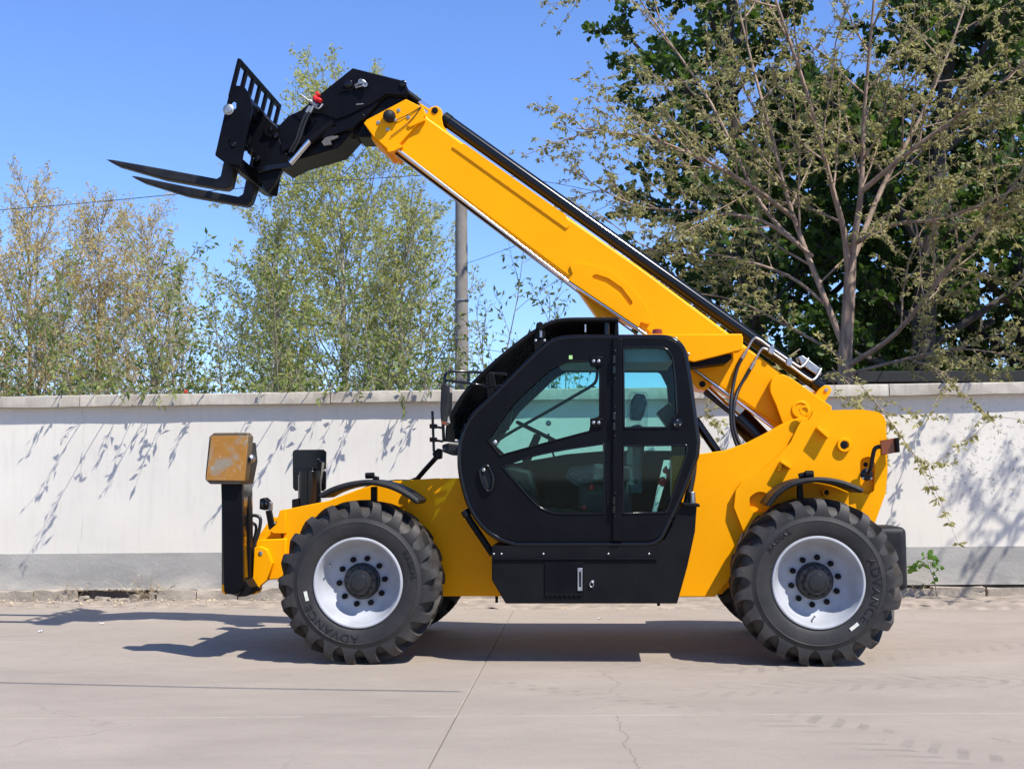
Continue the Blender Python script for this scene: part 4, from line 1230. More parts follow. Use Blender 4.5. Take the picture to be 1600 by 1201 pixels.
# inner boom and gooseneck head
inner = plate('inner_boom', [(536, 196), (560, 152), (602, 135), (660, 172), (620, 222), (585, 214), (560, 214)], Y0 + .03, Y1 - .03, BLK, tele, bevel=.012)
head = plate('boom_head', [(551, 106), (554, 107), (626, 125, 4), (634, 131, 5), (638, 143, 6), (634, 152), (606, 150), (596, 157), (566, 190), (545, 212), (528, 231), (467, 249), (440, 262), (424, 250), (424, 215), (434, 198, 6), (450, 181), (470, 172), (483, 160.5)], Y0 - .005, Y1 + .005, BLK, tele, bevel=.01)
# plate layers on the head side
plate('head_side_plate', [(551.5, 107.5), (625, 126.5, 4), (633, 132, 5), (636.5, 142, 6), (632, 149), (604, 147, 4), (583, 161), (545, 180), (525, 187), (505, 178), (486, 178, 6), (487, 162)], Y0 - .02, Y0 - .0052, BLK, head, bevel=.004)
plate('head_rib', [(438, 224), (470, 214), (520, 198), (547, 190), (566, 176), (571, 182), (552, 200), (524, 210), (468, 226), (440, 238)], Y0 - .055, Y0 - .0052, BLK, head, bevel=.006)
disc('head_pin', 630, 131.5, Y0 - .02, [(.030, .0), (.030, -.016), (.022, -.022), (0, -.022)], BLKG, head, 18)
disc('head_pin', 545, 132, Y0 - .02, [(.036, 0), (.036, -.022), (.022, -.03), (0, -.03)], BLKG, head, 18)
fit = tpx('pipe_fitting', [(555, 134, Y0 - .04), (563, 129, Y0 - .06), (567, 126, Y0 - .06), (573, 132, Y0 - .05)], .011, STEEL, head, 10, 3)
tpx('pipe_fitting', [(556, 137, Y0 - .04), (566, 134, Y0 - .05), (572, 133, Y0 - .06)], .010, STEEL, head, 10)
for (a, b_) in ((564, 127.5), (570.5, 132.5)):
    disc('ring_nut', a, b_, Y0 - .06, [(.022, .01), (.022, -.008), (.012, -.008), (.012, .004), (0, .004)], STEEL, head, 14)
tpx('hydraulic_pipe', [(531, 143, Y0 - .03), (548, 140, Y0 - .035), (556, 135, Y0 - .04)], .006, BLKM, head, 8, 4)
cp = tpx('coupling_block', [(484, 158, Y0 - .08), (497, 166, Y0 - .08)], .018, STEEL, head, 10)
tpx('coupling_lever', [(469.5, 147.5, Y0 - .08), (486, 160, Y0 - .08)], .007, STEEL, head, 8)
tpx('coupling_elbow', [(489, 163, Y0 - .08), (495, 169, Y0 - .08), (499, 169, Y0 - .08), (504, 163, Y0 - .07)], .011, STEEL, head, 10, 4)
tpx('dust_cap', [(491, 152, Y0 - .08), (496, 157, Y0 - .10)], .022, RED, head, 14, bevel=.004)
tpx('dust_cap', [(494, 149, Y0 - .05), (499, 146, Y0 - .05)], .024, RED, head, 14, bevel=.004)
tpx('dust_cap', [(497, 155, Y0 - .10), (501, 158.5, Y0 - .12)], .020, RED, head, 14, bevel=.004)
for dx in (0, 5):
    tpx('hose', [(484 + dx, 168, Y0 - .08), (475 + dx, 184, Y0 - .08), (468 + dx, 202, Y0 - .075), (462 + dx, 220, Y0 - .07), (452 + dx, 238, Y0 - .05)], .013, HOSE, head, 10, 5)
    tpx('hose_ferrule', [(484.5 + dx, 166, Y0 - .08), (479 + dx, 176, Y0 - .08)], .016, STEEL, head, 10)
tpx('pin_stub', [(557, 163.5, Y0 - .07), (568, 162.5, Y0 - .07)], .005, STEEL, head, 8)
tpx('hose', [(543, 215, 1.15), (556, 217, 1.15), (564, 210, 1.15), (569, 202, 1.15)], .009, HOSE, head, 8, 5)
tpx('hose', [(540, 216, 1.2), (552, 216, 1.2), (560, 208, 1.2), (561, 200, 1.2)], .009, HOSE, head, 8, 5)
plate('pipe_clamp', [(502, 222), (510, 212), (524, 203), (527, 206), (519, 213), (528, 212), (528, 215), (516, 220), (518, 226), (506, 228)], Y0 - .05, Y0 - .03, DULL, head, bevel=.003)
# tilt cylinder
tpx('tilt_rod', [(485, 219, .93), (453, 255, .93)], .026, CHRO, head, 14)
tpx('tilt_cylinder', [(520, 192, .985), (483, 221, .935)], .040, BLK, head, 14)
# fork carriage
plate_n = [(361, 133), (381, 135, 3), (390, 148), (394, 170), (384, 215), (376, 258), (352, 255), (336, 243, 3)]
def carr(pts, y0, y1, name, mat=BLK, bevel=.006, yref=.6, holes=()):
    """carriage section read at the near side plate, extruded across the machine"""
    bm = bmesh.new(); prism_bm(bm, P2(pts, yref), y0, y1, [P2(h, yref) for h in holes])
    return from_bm(name, bm, mat, carriage, bevel=bevel)
carriage = plate('fork_carriage', plate_n, .60, .63, BLK, tele, bevel=.004, holes=[[(360, 162, 3), (364, 157, 3), (369, 161, 3), (369, 170, 3), (362, 172, 3)], [(356, 222, 2), (360, 216, 2), (361, 222, 2), (358, 229, 2)]])
carr(plate_n, 1.77, 1.80, 'carriage_side')
carr([(372, 142), (386, 146), (392, 160), (386, 176), (374, 172)], .63, 1.77, 'upper_cross_tube', bevel=.012)
carr([(350, 236), (368, 238), (370, 262), (354, 257)], .63, 1.77, 'lower_cross_tube', bevel=.008)
carr([(360, 190), (376, 193), (373, 212), (357, 208)], .92, 1.48, 'middle_cross_plate', bevel=.008)
disc('fork_shaft_end', 357.5, 172, .595, [(.046, .004), (.046, -.016), (.034, -.022), (.033, -.03), (.016, -.034), (0, -.034)], STEEL, carriage, 24)
carr([(354, 169, 3), (361, 169, 3), (361, 176, 3), (354, 176, 3)], .60, 1.80, 'fork_shaft')
# hitch arms behind the carriage
for (a, b_) in ((.96, 1.03), (1.37, 1.44)):
    plate('hitch_arm', [(390, 165), (412, 178, 6), (430, 196, 6), (438, 222), (452, 246, 8), (456, 258, 8), (440, 266), (428, 288, 6), (418, 300), (398, 270), (386, 225)], a, b_, BLK, carriage, bevel=.006)
for (a, b_, y) in ((393, 162, .80), (402, 171.5, .82), (422.5, 201.5, .93), (430, 212.5, .93), (365, 226, .60), (377, 226, .75), (391, 236, .80), (401, 247, .9)):
    disc('pin_head', a, b_, y, [(.028, .12), (.028, 0), (.018, -.012), (0, -.015)], BLKG, carriage, 16)
tpx('hitch_tube', [(423, 204, .93), (423, 204, 1.47)], .055, BLK, carriage, 18)
tpx('hitch_tube', [(446, 254, .93), (446, 254, 1.47)], .05, BLK, carriage, 18)
plate('latch_link', [(400, 262), (420, 257, 6), (444, 254), (455, 252, 6), (453, 262, 5), (430, 264), (404, 270)], .92, .95, BLKG, carriage, bevel=.006)
# load backrest
tbar = [mp(374, 97, .62), mp(436, 166.5, 1.80)]
dn = mp(361, 149, .62) - mp(374, 97, .62)
def bar(p, q, w, d, name):
    """flat bar of section w (along machine) x d (across)"""
    bm = bmesh.new()
    ax = (q - p).normalized()
    s = Vector((0, 1, 0)) if abs(ax.y) < .7 else dn.normalized()
    s = (s - ax * s.dot(ax)).normalized(); u = ax.cross(s)
    r0 = [bm.verts.new(p + u * a * w + s * c * d) for a, c in ((-.5, -.5), (.5, -.5), (.5, .5), (-.5, .5))]
    r1 = [bm.verts.new(q + u * a * w + s * c * d) for a, c in ((-.5, -.5), (.5, -.5), (.5, .5), (-.5, .5))]
    bm.faces.new(r0); bm.faces.new(r1[::-1])
    for i in range(4): bm.faces.new((r0[i], r0[(i + 1) % 4], r1[(i + 1) % 4], r1[i]))
    return from_bm(name, bm, BLK, carriage, bevel=.004)
bar(tbar[0] - Vector((0, .025, 0)), tbar[1] + Vector((0, .025, 0)), .03, .045, 'backrest_rail')
for k in range(7):
    p = tbar[0].lerp(tbar[1], k / 6)
    bar(p, p + dn * 1.05, .03, .05, 'backrest_bar')
# forks
def fork(pts, y, yw):
    return plate('fork', pts, y - yw, y + yw, FORK, tele, bevel=.012)
fork([(164.5, 248.5), (176, 249.5), (260, 264.5), (338, 279, 4), (344, 275, 3), (352, 238), (362, 190), (377, 190), (367, 262), (360.5, 291, 6), (353, 295.5, 4), (345, 295), (255, 279), (182, 258)], .9, .06)
fork([(203.5, 274.5), (215, 275.5), (290, 291), (372, 307, 4), (379, 303, 3), (386, 270), (397, 222), (411, 222), (402, 285), (392, 315, 6), (386, 321, 4), (378, 320.5), (290, 305), (222, 284)], 1.5, .06)

# telescope cylinder along the boom top
tc_ = tpx('telescope_cylinder', [(696, 187, 1.12), (1284, 606, 1.12)], .056, BLKG, tele, 28)
tpx('gland_nut', [(692, 185, 1.12), (702, 192, 1.12)], .064, BLKM, tc_, 24, bevel=.004)
tpx('telescope_rod', [(640, 150, 1.12), (696, 187, 1.12)], .024, CHRO, tc_, 16)
tpx('rod_sleeve', [(632, 143, 1.12), (655, 160, 1.12)], .032, BLKM, tc_, 16)
tpx('oil_pipe', [(704, 183, 1.24), (1180, 523, 1.24), (1240, 566, 1.24)], .013, BLKM, tc_, 10)
plate('cylinder_foot', [(1281, 607), (1288, 602, 4), (1296, 602, 5), (1300, 610, 5), (1289, 627), (1286, 634), (1270, 622)], 1.02, 1.38, YEL, tc_, bevel=.005)
disc('foot_pin', 1291, 609, 1.02, [(.016, .002), (.016, -.012), (0, -.014)], STEEL, tc_, 12)
tpx('steel_pipe', [(1161, 556, .97), (1168, 545, .97), (1176, 531, .97), (1184, 529, .97), (1208, 546, .97), (1245, 571, .97), (1252, 573, .97), (1258, 568, 1.0), (1263, 560, 1.04)], .0105, STEEL, tc_, 10, 4)
tpx('steel_pipe', [(1175, 571, .97), (1181, 561, .97), (1188, 548, .97), (1196, 545, .97), (1225, 564, .97), (1262, 591, .97), (1271, 593, .97), (1277, 587, 1.0), (1283, 576, 1.04)], .0105, STEEL, tc_, 10, 4)
for (a, b_) in ((1206, 547), (1233.5, 566)):
    plate('pipe_clamp', [(a - 4, b_ - 6, 2), (a + 3, b_ - 8, 2), (a + 5, b_), (a + 2, b_ + 7, 2), (a - 5, b_ + 4, 2)], .95, .99, STEEL, tc_, bevel=.003)
plate('valve_block', [(1247, 557), (1254, 555), (1284, 577), (1283, 586), (1274, 584), (1252, 569)], 1.04, 1.2, STEEL, tc_, bevel=.004)
tpx('hose', [(1174, 573, .97), (1164, 590, .97), (1154, 608, .95), (1147, 632, .9), (1146, 660, .88), (1152, 684, .86), (1160, 700, .84)], .015, HOSE, tc_, 10, 5)
tpx('hose', [(1160, 558, .97), (1152, 575, .97), (1146, 600, .95), (1142, 632, .9), (1143, 665, .88), (1150, 692, .86), (1158, 705, .84)], .015, HOSE, tc_, 10, 5)
tpx('hose_ferrule', [(1178, 566, .97), (1172, 577, .97)], .018, STEEL, tc_, 10)
tpx('hose_ferrule', [(1165, 549, .97), (1159, 560, .97)], .018, STEEL, tc_, 10)
# lift cylinder below the boom
lc = tpx('lift_cylinder', [(1152, 650, 1.2), (1215, 716, 1.2)], .10, BLKG, tele, 24, bevel=.008)
tpx('lift_rod', [(1098, 600, 1.2), (1160, 658, 1.2)], .03, CHRO, lc, 16)
tpx('lift_hose', [(1100, 612, 1.1), (1140, 644, 1.1), (1200, 700, 1.1)], .018, HOSE, lc, 10)
tpx('strut_tube', [(1086, 655, .98), (1125, 712, .98)], .036, BLKG, tele, 14)

# ---- cab
def curve(pts, n=5): return [(p[0], p[1]) for p in crom([(a, b_, 0) for a, b_ in pts], n)]
LEFTC = [(805, 849.5), (776, 839), (752, 818), (734, 789), (724, 757), (719, 724), (722, 687), (738, 652), (775, 615), (821, 570), (842, 550), (858, 536.5), (876, 529.5), (900, 527)]
cab_out = curve(LEFTC) + [(960, 527), (1066, 527, 40), (1078, 600), (1090, 690, 14), (1088, 712, 14), (1062, 779), (1046, 812), (1029, 849.5, 34)]
CY0, CY1 = .03, .94
door_out = curve([(806, 845.5), (778, 836), (754, 816), (736, 788), (725.5, 756), (720.5, 724), (723.5, 688), (739.5, 653), (776, 616.5), (822, 571.5), (843, 551.5), (859, 538), (877, 531), (900, 528.5)]) + [(957, 528.5), (957, 845.5)]
win_u = [(762, 687, 2), (781, 711, 3)] + curve([(783, 711), (820, 700.5), (870, 687), (921, 673.5)]) + [(926, 655, 5), (937, 651, 4), (937, 576, 4), (925, 570, 4), (921, 564, 3)] + curve([(905, 564), (886, 566), (868, 572.5), (850, 585), (825, 608), (797, 636)])
win_l = [(785, 729, 2)] + curve([(790, 726.5), (830, 713), (880, 702.5), (940, 693.5)]) + [(943.5, 694, 2), (944.5, 802)] + curve([(880, 802), (862, 800), (846, 793.5), (833, 783)])
quart_out = [(957.6, 528.5), (1064.5, 528.5, 38), (1077, 600), (1089, 690, 14), (1087, 712, 14), (1061, 778), (1045, 811), (1027, 845.5, 32), (957.6, 845.5)]
win_qu = [(974, 542, 3), (1049, 541.5, 30), (1055, 590), (1058, 645, 8), (1042, 668, 6), (975, 668, 3)]
win_ql = [(974, 696), (1075, 694.5, 6), (1072, 712), (1042, 800, 3), (973, 802)]
cab = plate('cab', [(957.2, 528), (972.5, 528), (972.5, 845.5), (957.2, 845.5)], CY0 - .022, CY0 + .05, BLK, tele, bevel=.006)
door = plate('door', door_out, CY0, CY0 + .05, BLK, tele, holes=[win_u, win_l], bevel=.006)
plate('rear_quarter', quart_out, CY0, CY0 + .05, BLK, cab, holes=[win_qu, win_ql], bevel=.006)
def pane(pts, y, parent, mat=GLS, grow=0):
    return plate('window_pane', pts, y, y + .006, mat, parent, bevel=0)
pane(win_u, CY0 + .03, door); pane(win_l, CY0 + .03, door); pane(win_qu, CY0 + .03, cab); pane(win_ql, CY0 + .03, cab)
def ring(name, pts, y, r, mat, parent):
    P = [mp(p[0], p[1], y) for p in fillet(pts)]
    bm = bmesh.new(); P.append(P[0]); tube_bm(bm, P, r, 8, caps=False)
    return from_bm(name, bm, mat, parent, angle=60)
ring('window_seal', win_l, CY0 - .002, .007, BLKG, door)
ring('window_seal', win_u, CY0 - .002, .006, BLKM, door)
ring('window_seal', win_ql, CY0 - .002, .008, BLKG, cab)
ring('window_seal', win_qu, CY0 - .002, .008, BLKG, cab)
ring('body_seal', cab_out, CY0 + .02, .022, BLKG, cab)
# shell: roof, rear wall, floor as bent sheet; windscreen at the front
def band(name, pix, y0, y1, th, mat, parent, bevel=.004):
    P = [mp(p[0], p[1], CY0) for p in pix]
    cx = sum(p.x for p in P) / len(P); cz = sum(p.z for p in P) / len(P)
    inn = []
    for i, p in enumerate(P):
        a = P[max(i - 1, 0)]; b_ = P[min(i + 1, len(P) - 1)]
        t = Vector((b_.x - a.x, b_.z - a.z)).normalized(); nrm = Vector((t.y, -t.x))
        inn.append((p.x + nrm.x * th, p.z + nrm.y * th))
    bm = bmesh.new(); prism_bm(bm, [(p.x, p.z) for p in P] + inn[::-1], y0, y1)
    return from_bm(name, bm, mat, parent, bevel=bevel)
full = fillet(cab_out)
def seg(pred): return [p for p in full if pred(p)]
roof = [p for p in full if p[1] < 565 and p[0] > 850] 
roof = [p for p in full if (p[0] > 862 and p[1] < 640)]
back = [p for p in full if p[0] > 1066 and 560 < p[1] < 790]
bott = [p for p in full if p[1] > 775]
screen = [p for p in full if p[0] < 870 and p[1] < 724]
low = [p for p in full if p[0] < 760 and p[1] > 715]
i0 = full.index(screen[0])
band('roof', [p for p in full if p[0] >= 862 and p[1] < 600], CY0 + .05, CY1 - .001, .05, BLKM, cab)
band('rear_wall', [p for p in full if p[0] > 1040 and 596 < p[1] < 800][::1], CY0 + .05, CY1 - .001, .03, BLKM, cab)
band('floor', [p for p in full if p[1] > 780 and p[0] < 1062], CY0 + .05, CY1 - .001, .03, BLKM, cab)
sc_l = sorted(screen, key=lambda p: p[0])
band('windscreen', sc_l, CY0 + .06, CY1 - .02, .008, GLS, cab, bevel=0)
low_l = sorted([p for p in full if p[0] < 760 and p[1] >= 715], key=lambda p: -p[1])
band('front_panel', low_l, CY0 + .05, CY1 - .001, .03, BLKM, cab)
# far side with its windows
far_u = [(760, 692), (790, 722), (880, 706), (948, 700), (948, 566), (880, 566), (860, 577), (800, 634)]
far_r = [(966, 566), (1040, 566, 10), (1052, 590), (1060, 700), (966, 700)]
far_t = [(1046, 716), (1060, 716), (1034, 806), (1014, 806)]
bm = bmesh.new()
prism_bm(bm, P2(cab_out, CY0), CY1, CY1 + .05, [P2(h, CY0) for h in (far_u, far_r, far_t)])
far = from_bm('far_side', bm, BLK, cab, bevel=0)
for h in (far_u, far_r, far_t):
    bm = bmesh.new(); prism_bm(bm, P2(h, CY0), CY1 + .02, CY1 + .026)
    from_bm('window_pane', bm, GLS, cab)
# roof and windscreen guard: bars following the cab's curve
gpath = [(700, 690), (701, 668), (707, 648), (732, 609), (775, 566), (821, 529), (846, 513), (862, 505), (880, 501), (910, 500), (966, 500)]
gin = [(724, 690), (726, 668), (731, 652), (754, 622), (795, 580), (836, 541), (856, 525), (870, 517), (884, 514), (910, 513), (966, 513)]
for k in range(11):
    y = .08 + .84 * k / 10
    u = .62 * k / 10
    P0 = [mp(a * (1 - u) + c * u, b_ * (1 - u) + d_ * u, .10) for (a, b_), (c, d_) in zip(gpath, gin)]
    P = [Vector((p.x, y, p.z)) for p in crom(P0, 5)]
    bm = bmesh.new(); tube_bm(bm, P, .019, 8)
    from_bm('guard_bar', bm, BLKM, cab, angle=60)
for (a, b_) in ((708, 647), (775, 566), (848, 512), (960, 501)):
    q = mp(a, b_, .10)
    tube('guard_cross_bar', [(q.x, .09, q.z), (q.x, .91, q.z)], .013, BLKM, cab, 8)
for pts in ([(838, 505, 2), (846, 505, 3), (852, 520), (846, 548), (836, 548), (834, 535)], [(962, 500), (966, 498, 2), (967, 528), (960, 528)], [(758, 583), (768, 583), (772, 620), (762, 625)]):
    plate('guard_bracket', pts, .075, .10, BLKM, cab, bevel=.003)
tpx('guard_post', [(948, 496, .12), (948, 530, .12)], .02, BLKG, cab, 12, bevel=.005)
for (a, b_) in ((837, 532), (851, 532)):
    disc('bolt_head', a, b_, .075 if a < 845 else CY0, [(.010, .0), (.010, -.006), (.005, -.009), (0, -.009)], STEEL, cab, 8)
wl_ = plate('work_lamp', [(838, 504, 3), (846, 502, 3), (850, 508), (848, 516, 3), (840, 515)], .04, .13, BLKM, cab, bevel=.008)
tpx('lamp_stem', [(845, 516, .07), (845, 527, .07)], .012, STEEL, cab, 10)
tpx('roof_eye', [(914.5, 507, .06), (914.5, 519, .06)], .008, STEEL, cab, 10)
plate('sticker', [(889, 555), (894.5, 555), (894.5, 561), (889, 561)], CY0 - .004, CY0 - .001, GRN, door, bevel=0)
# hinges, gas strut, handle
for (a, b_) in ((930, 564), (930, 660)):
    h = plate('hinge_plate', [(922, b_ - 7, 2), (942, b_ - 7), (942, b_ + 7), (922, b_ + 9, 4)], CY0 - .018, CY0 + .01, BLK, door, bevel=.005)
    for dx in (-2.5, 5.5):
        disc('bolt_head', a + dx, b_, CY0 - .018, [(.0125, .0), (.012, -.006), (.006, -.009), (0, -.009)], STEEL, h, 10)
for b_ in (562, 578, 650, 666, 782, 796):
    tpx('hinge_knuckle', [(959.5, b_ - 6, CY0 - .03), (959.5, b_ + 6, CY0 - .03)], .014, BLKG, door, 10, bevel=.003)
for b_ in (548, 592, 636, 681, 770, 806):
    disc('bolt_head', 961, b_, CY0 - .022, [(.009, .0), (.009, -.006), (.004, -.009), (0, -.009)], BLKG, door, 8)
st_ = tpx('grab_rail', [(773, 691, CY0 + .06), (800, 674, CY0 + .06), (850, 646, CY0 + .06), (900, 617, CY0 + .06), (925, 602, CY0 + .06), (931.5, 594, CY0 + .06), (933, 584, CY0 + .06), (933, 570, CY0 + .06)], .0125, BLKM, door, 10, 3)
disc('rail_end', 773, 691, CY0 + .02, [(.018, .04), (.018, 0), (.008, -.006), (0, -.006)], STEEL, door, 14)
hp = [(756, 727, 0), (762, 728, 0), (768, 737, 0), (771, 750, 0), (769, 762, 0), (763, 767, 0), (757, 760, 0), (751, 745, 0), (751, 733, 0), (756, 727, 0)]
tpx('door_handle', [(a, b_, CY0 - .02) for a, b_, _ in hp], .0125, BLKG, door, 10, 3)
plate('handle_recess', [(755, 731, 3), (763, 733, 4), (768, 748, 4), (766, 762, 3), (760, 763, 3), (753, 745, 3)], CY0 - .004, CY0 + .002, PLAS, door, bevel=.002)
disc('handle_lock', 756, 734, CY0 - .02, [(.013, .02), (.013, -.016), (.007, -.02), (0, -.02)], STEEL, door, 12)
qb = disc('vent_cap', 1058.5, 661, CY0, [(.036, 0), (.036, -.01), (.028, -.014), (0, -.014)], BLKG, cab, 22)
for an in (90, 210, 330):
    disc('bolt_head', 1058.5 + 4.6 * math.cos(R(an)), 661 - 4.6 * math.sin(R(an)), CY0 - .014, [(.006, 0), (.006, -.005), (0, -.007)], STEEL, cab, 8)
# interior
seat = plate('seat', [(886, 742, 4), (893, 731, 6), (930, 727, 10), (985, 728), (985, 752), (900, 756, 8)], .28, .74, SEAT, cab, bevel=.04)
plate('seat_back', [(980, 752), (982, 690, 6), (986, 664, 8), (1004, 662, 8), (1008, 690), (1000, 756, 8)], .30, .72, SEAT, seat, bevel=.04)
plate('head_rest', [(984, 655, 6), (986, 626, 8), (993, 614, 6), (1008, 616, 6), (1011, 630, 6), (1004, 655, 6)], .38, .64, SEAT, seat, bevel=.03)
plate('seat_cover_film', [(882, 744, 4), (890, 729, 6), (930, 724, 10), (960, 725), (955, 745), (900, 760, 8)], .272, .748, FILM, seat, bevel=.04)
plate('seat_cover_film', [(977, 770, 3), (978, 690, 6), (982, 612, 8), (1013, 611, 8), (1012, 680), (1002, 700), (1004, 772, 8)], .285, .735, FILM, seat, bevel=.04)
plate('seat_base', [(905, 756), (985, 756), (990, 838), (900, 838)], .32, .70, SEAT, seat, bevel=.02)
plate('console', [(742, 735), (775, 722), (830, 735), (845, 800), (830, 838), (770, 838), (745, 790)], .25, .86, PLAS, cab, bevel=.03)
sw = mp(842, 676, .48)
bm = bmesh.new()
ax = (mp(860, 668, .48) - mp(825, 668 + 22, .48)).normalized()
axn = Vector((.45, 0, .9)).normalized()
ax1 = Vector((0, 1, 0)); ax2 = axn.cross(ax1).normalized()
P = [sw + ax1 * .19 * math.cos(2 * math.pi * k / 28) + ax2 * .19 * math.sin(2 * math.pi * k / 28) for k in range(29)]
tube_bm(bm, P, .015, 8, caps=False)
tube_bm(bm, [sw - ax1 * .18, sw - axn * .03, sw + ax1 * .18], .012, 8)
tube_bm(bm, [sw - axn * .02, mp(812, 745, .48)], .032, 10)
from_bm('steering_wheel', bm, BLKM, cab, angle=60)
tpx('lever', [(868, 720, .6), (858, 690, .6), (857, 677, .6)], .008, BLKM, cab, 8)
disc('lever_knob', 857, 661, .5, [(0, -.022), (.016, -.016), (.022, 0), (.016, .016), (0, .022)], STEEL, cab, 14)
plate('display', [(775, 650), (783, 637), (801, 641), (795, 672), (777, 668)], .55, .60, BLKM, cab, bevel=.006)
plate('interior_tower', [(1026, 644), (1046, 628), (1056, 640), (1060, 672), (1046, 672)], .70, .90, BLKM, cab, bevel=.008)
plate('side_panel', [(966, 706), (1040, 706), (1010, 838), (840, 838), (850, 740), (900, 712)], .80, .92, BLKM, cab, bevel=.01)
for (a, b_, y) in ((924.5, 761, .25), (912, 793, .25), (1035, 749, .35), (1040, 735, .35), (1032, 753, .35)):
    disc('red_tag', a, b_, y, [(0, -.024), (.016, -.018), (.024, 0), (.014, .02), (0, .026)], RED, cab, 12)
tpx('safety_strap', [(1040, 728, .35), (1043, 745, .35), (1034, 760, .35)], .010, RED, cab, 8, 4)
# roof lining seen through the side glass
plate('roof_lining', [(880, 540), (1040, 540, 10), (1052, 566), (870, 566)], .12, .90, simple('roof_lining', (.25, .27, .27), .8), cab, bevel=.02)

# ---- box below the cab
side = plate('side_box', [(768.5, 852), (1022, 852), (1038, 843, 14), (1050, 820), (1062, 793, 6), (1070, 787, 3), (1089, 788), (1086, 830), (1074, 885), (1058, 942.5), (790, 942.5), (768.5, 906)], .035, .62, BLKM, tele,
             holes=[], bevel=.006)
plate('side_box_lip', [(1066, 785.5), (1093, 786.5, 2), (1094, 792, 2), (1069, 790)], .0, .58, BLKM, side, bevel=.004)
tpx('sill_rail', [(769, 873, .03), (1026, 873, .03)], .012, BLK, side, 8)
for a in (771.5, 783.5, 849, 950.5, 1014):
    disc('screw', a, 865, .035, [(.008, .0), (.008, -.005), (.004, -.008), (0, -.008)], STEEL, side, 8)
for (a, b_) in ((1000, 902), (1000, 931), (1028, 856)):
    disc('screw', a, b_, .035, [(.006, .0), (.006, -.004), (0, -.006)], BLKG, side, 8)
hatch = plate('step_panel', [(851, 876.5), (912, 876.5), (912, 929), (851, 929)], .026, .036, BLK, side, bevel=.003)
hd = plate('latch_handle', [(902.5, 887), (910, 887), (910, 922.5), (902.5, 922.5)], .016, .027, STEEL, side, holes=[[(904.8, 893, 1), (907.8, 893, 1), (907.8, 917, 1), (904.8, 917, 1)]], bevel=.0015)
plate('latch_core', [(904.8, 893), (907.8, 893), (907.8, 917), (904.8, 917)], .022, .027, BLKM, side, bevel=0)
lk = disc('lock', 926, 908, .035, [(.012, .0), (.012, -.008), (0, -.010)], STEEL, side, 14)
P = [mp(924.5 + 3 * math.cos(t / 10 * 6.283), 912.5 + 4.2 * math.sin(t / 10 * 6.283), .022) for t in range(11)]
tube('key_ring', P, .0035, STEEL, side, 6)
for k in range(8):
    a = 852 + k * 7.4
    plate('step_tooth', [(a, 929), (a + 3.7, 932.5), (a + 7.2, 929), (a + 7.2, 927), (a, 927)], .024, .034, BLKM, side, bevel=.001)
tpx('filler_pipe', [(728, 801, .12), (734, 812, .12), (770, 866, .12)], .026, BLKM, tele, 14, bevel=.004)
tpx('filler_cap', [(725.5, 797, .12), (731, 806, .12)], .034, BLKG, tele, 16, bevel=.006)
tpx('drain_stub', [(1029, 940, .2), (1029, 946, .2)], .012, BLKM, tele, 10)
tpx('drain_stub', [(776, 928, .7), (776, 941, .7)], .012, BLKM, tele, 10)
tpx('bellows_hose', [(1084, 718, .32), (1082, 740, .32), (1078, 762, .32), (1073, 786, .32)], .028, HOSE, tele, 12, 4)
tpx('hose_coupling', [(1081, 768, .28), (1082, 786, .28)], .026, STEEL, tele, 12, bevel=.004)

# ---- mirror, rails and lamp bracket at the cab front
mr = plate('mirror', [(689, 602, 5), (696, 598, 5), (702.5, 601, 4), (702, 632), (698, 663, 4), (689, 662, 5), (687.5, 640, 10)], -.14, .06, PLAS, tele, bevel=.02)
plate('mirror_glass', [(702, 604), (703.4, 604), (699.5, 660), (698.2, 660)], -.12, .04, CHRO, mr, bevel=0)
plate('mirror_reflector', [(689, 657), (698, 659), (697, 664, 2), (690, 663, 2)], -.142, .02, AMB, mr, bevel=.004)
tpx('mirror_arm', [(695, 602, -.04), (694.5, 592, -.04), (698, 583, -.03), (706, 580, 0), (730, 580.5, .05), (770, 583, .10), (792, 584, .12)], .0115, BLKG, mr, 10, 4)
tpx('mirror_arm', [(696, 594, -.04), (720, 597, .02), (745, 600.5, .08), (770, 604, .10), (785, 602, .12)], .0105, BLKG, mr, 10, 4)
tpx('mirror_arm', [(732, 581, .05), (732, 599, .05)], .0115, BLKG, mr, 10)
plate('arm_clamp', [(762, 582), (772, 583), (774, 604), (764, 606)], .07, .12, BLKM, mr, bevel=.004)
br = tpx('lamp_bracket', [(675.5, 642, .35), (678, 706, .35)], .011, BLKG, tele, 10)
for b_ in (665.5, 686.5):
    tpx('bracket_arm', [(674, b_, .35), (692, b_ + 3, .35)], .010, BLKG, br, 10)
    plate('clamp', [(671, b_ - 3.5), (682, b_ - 3.5), (682, b_ + 3.5), (671, b_ + 3.5)], .32, .38, BLKM, br, bevel=.004)
tpx('bracket_arm', [(692, 660, .35), (693.5, 690, .35)], .013, BLKG, br, 10)
plate('clamp', [(675, 708, 2), (684, 700, 2), (690, 702, 2), (689, 716, 2), (679, 718, 2)], .30, .40, BLKM, br, bevel=.006)
tpx('support_tube', [(684, 712, .45), (664, 734, .52), (652, 748, .60), (640, 753, .66)], [.020, .020, .020, .020], BLKM, tele, 12)
fl_ = plate('front_lamp', [(690, 695), (700, 692, 3), (724, 694), (724, 712), (706, 711, 4), (692, 706, 3)], .20, .34, PLAS, tele, bevel=.012)
for k in range(5):
    disc('lamp_rib', 694 + k * 5.6, 702 + k * .6, .198, [(.010, .004), (.010, -.004), (0, -.006)], CLR if k == 0 else BLKG, fl_, 10)
tpx('marker_bolt', [(711, 688, .1), (716, 689, .1)], .013, STEEL, fl_, 10)

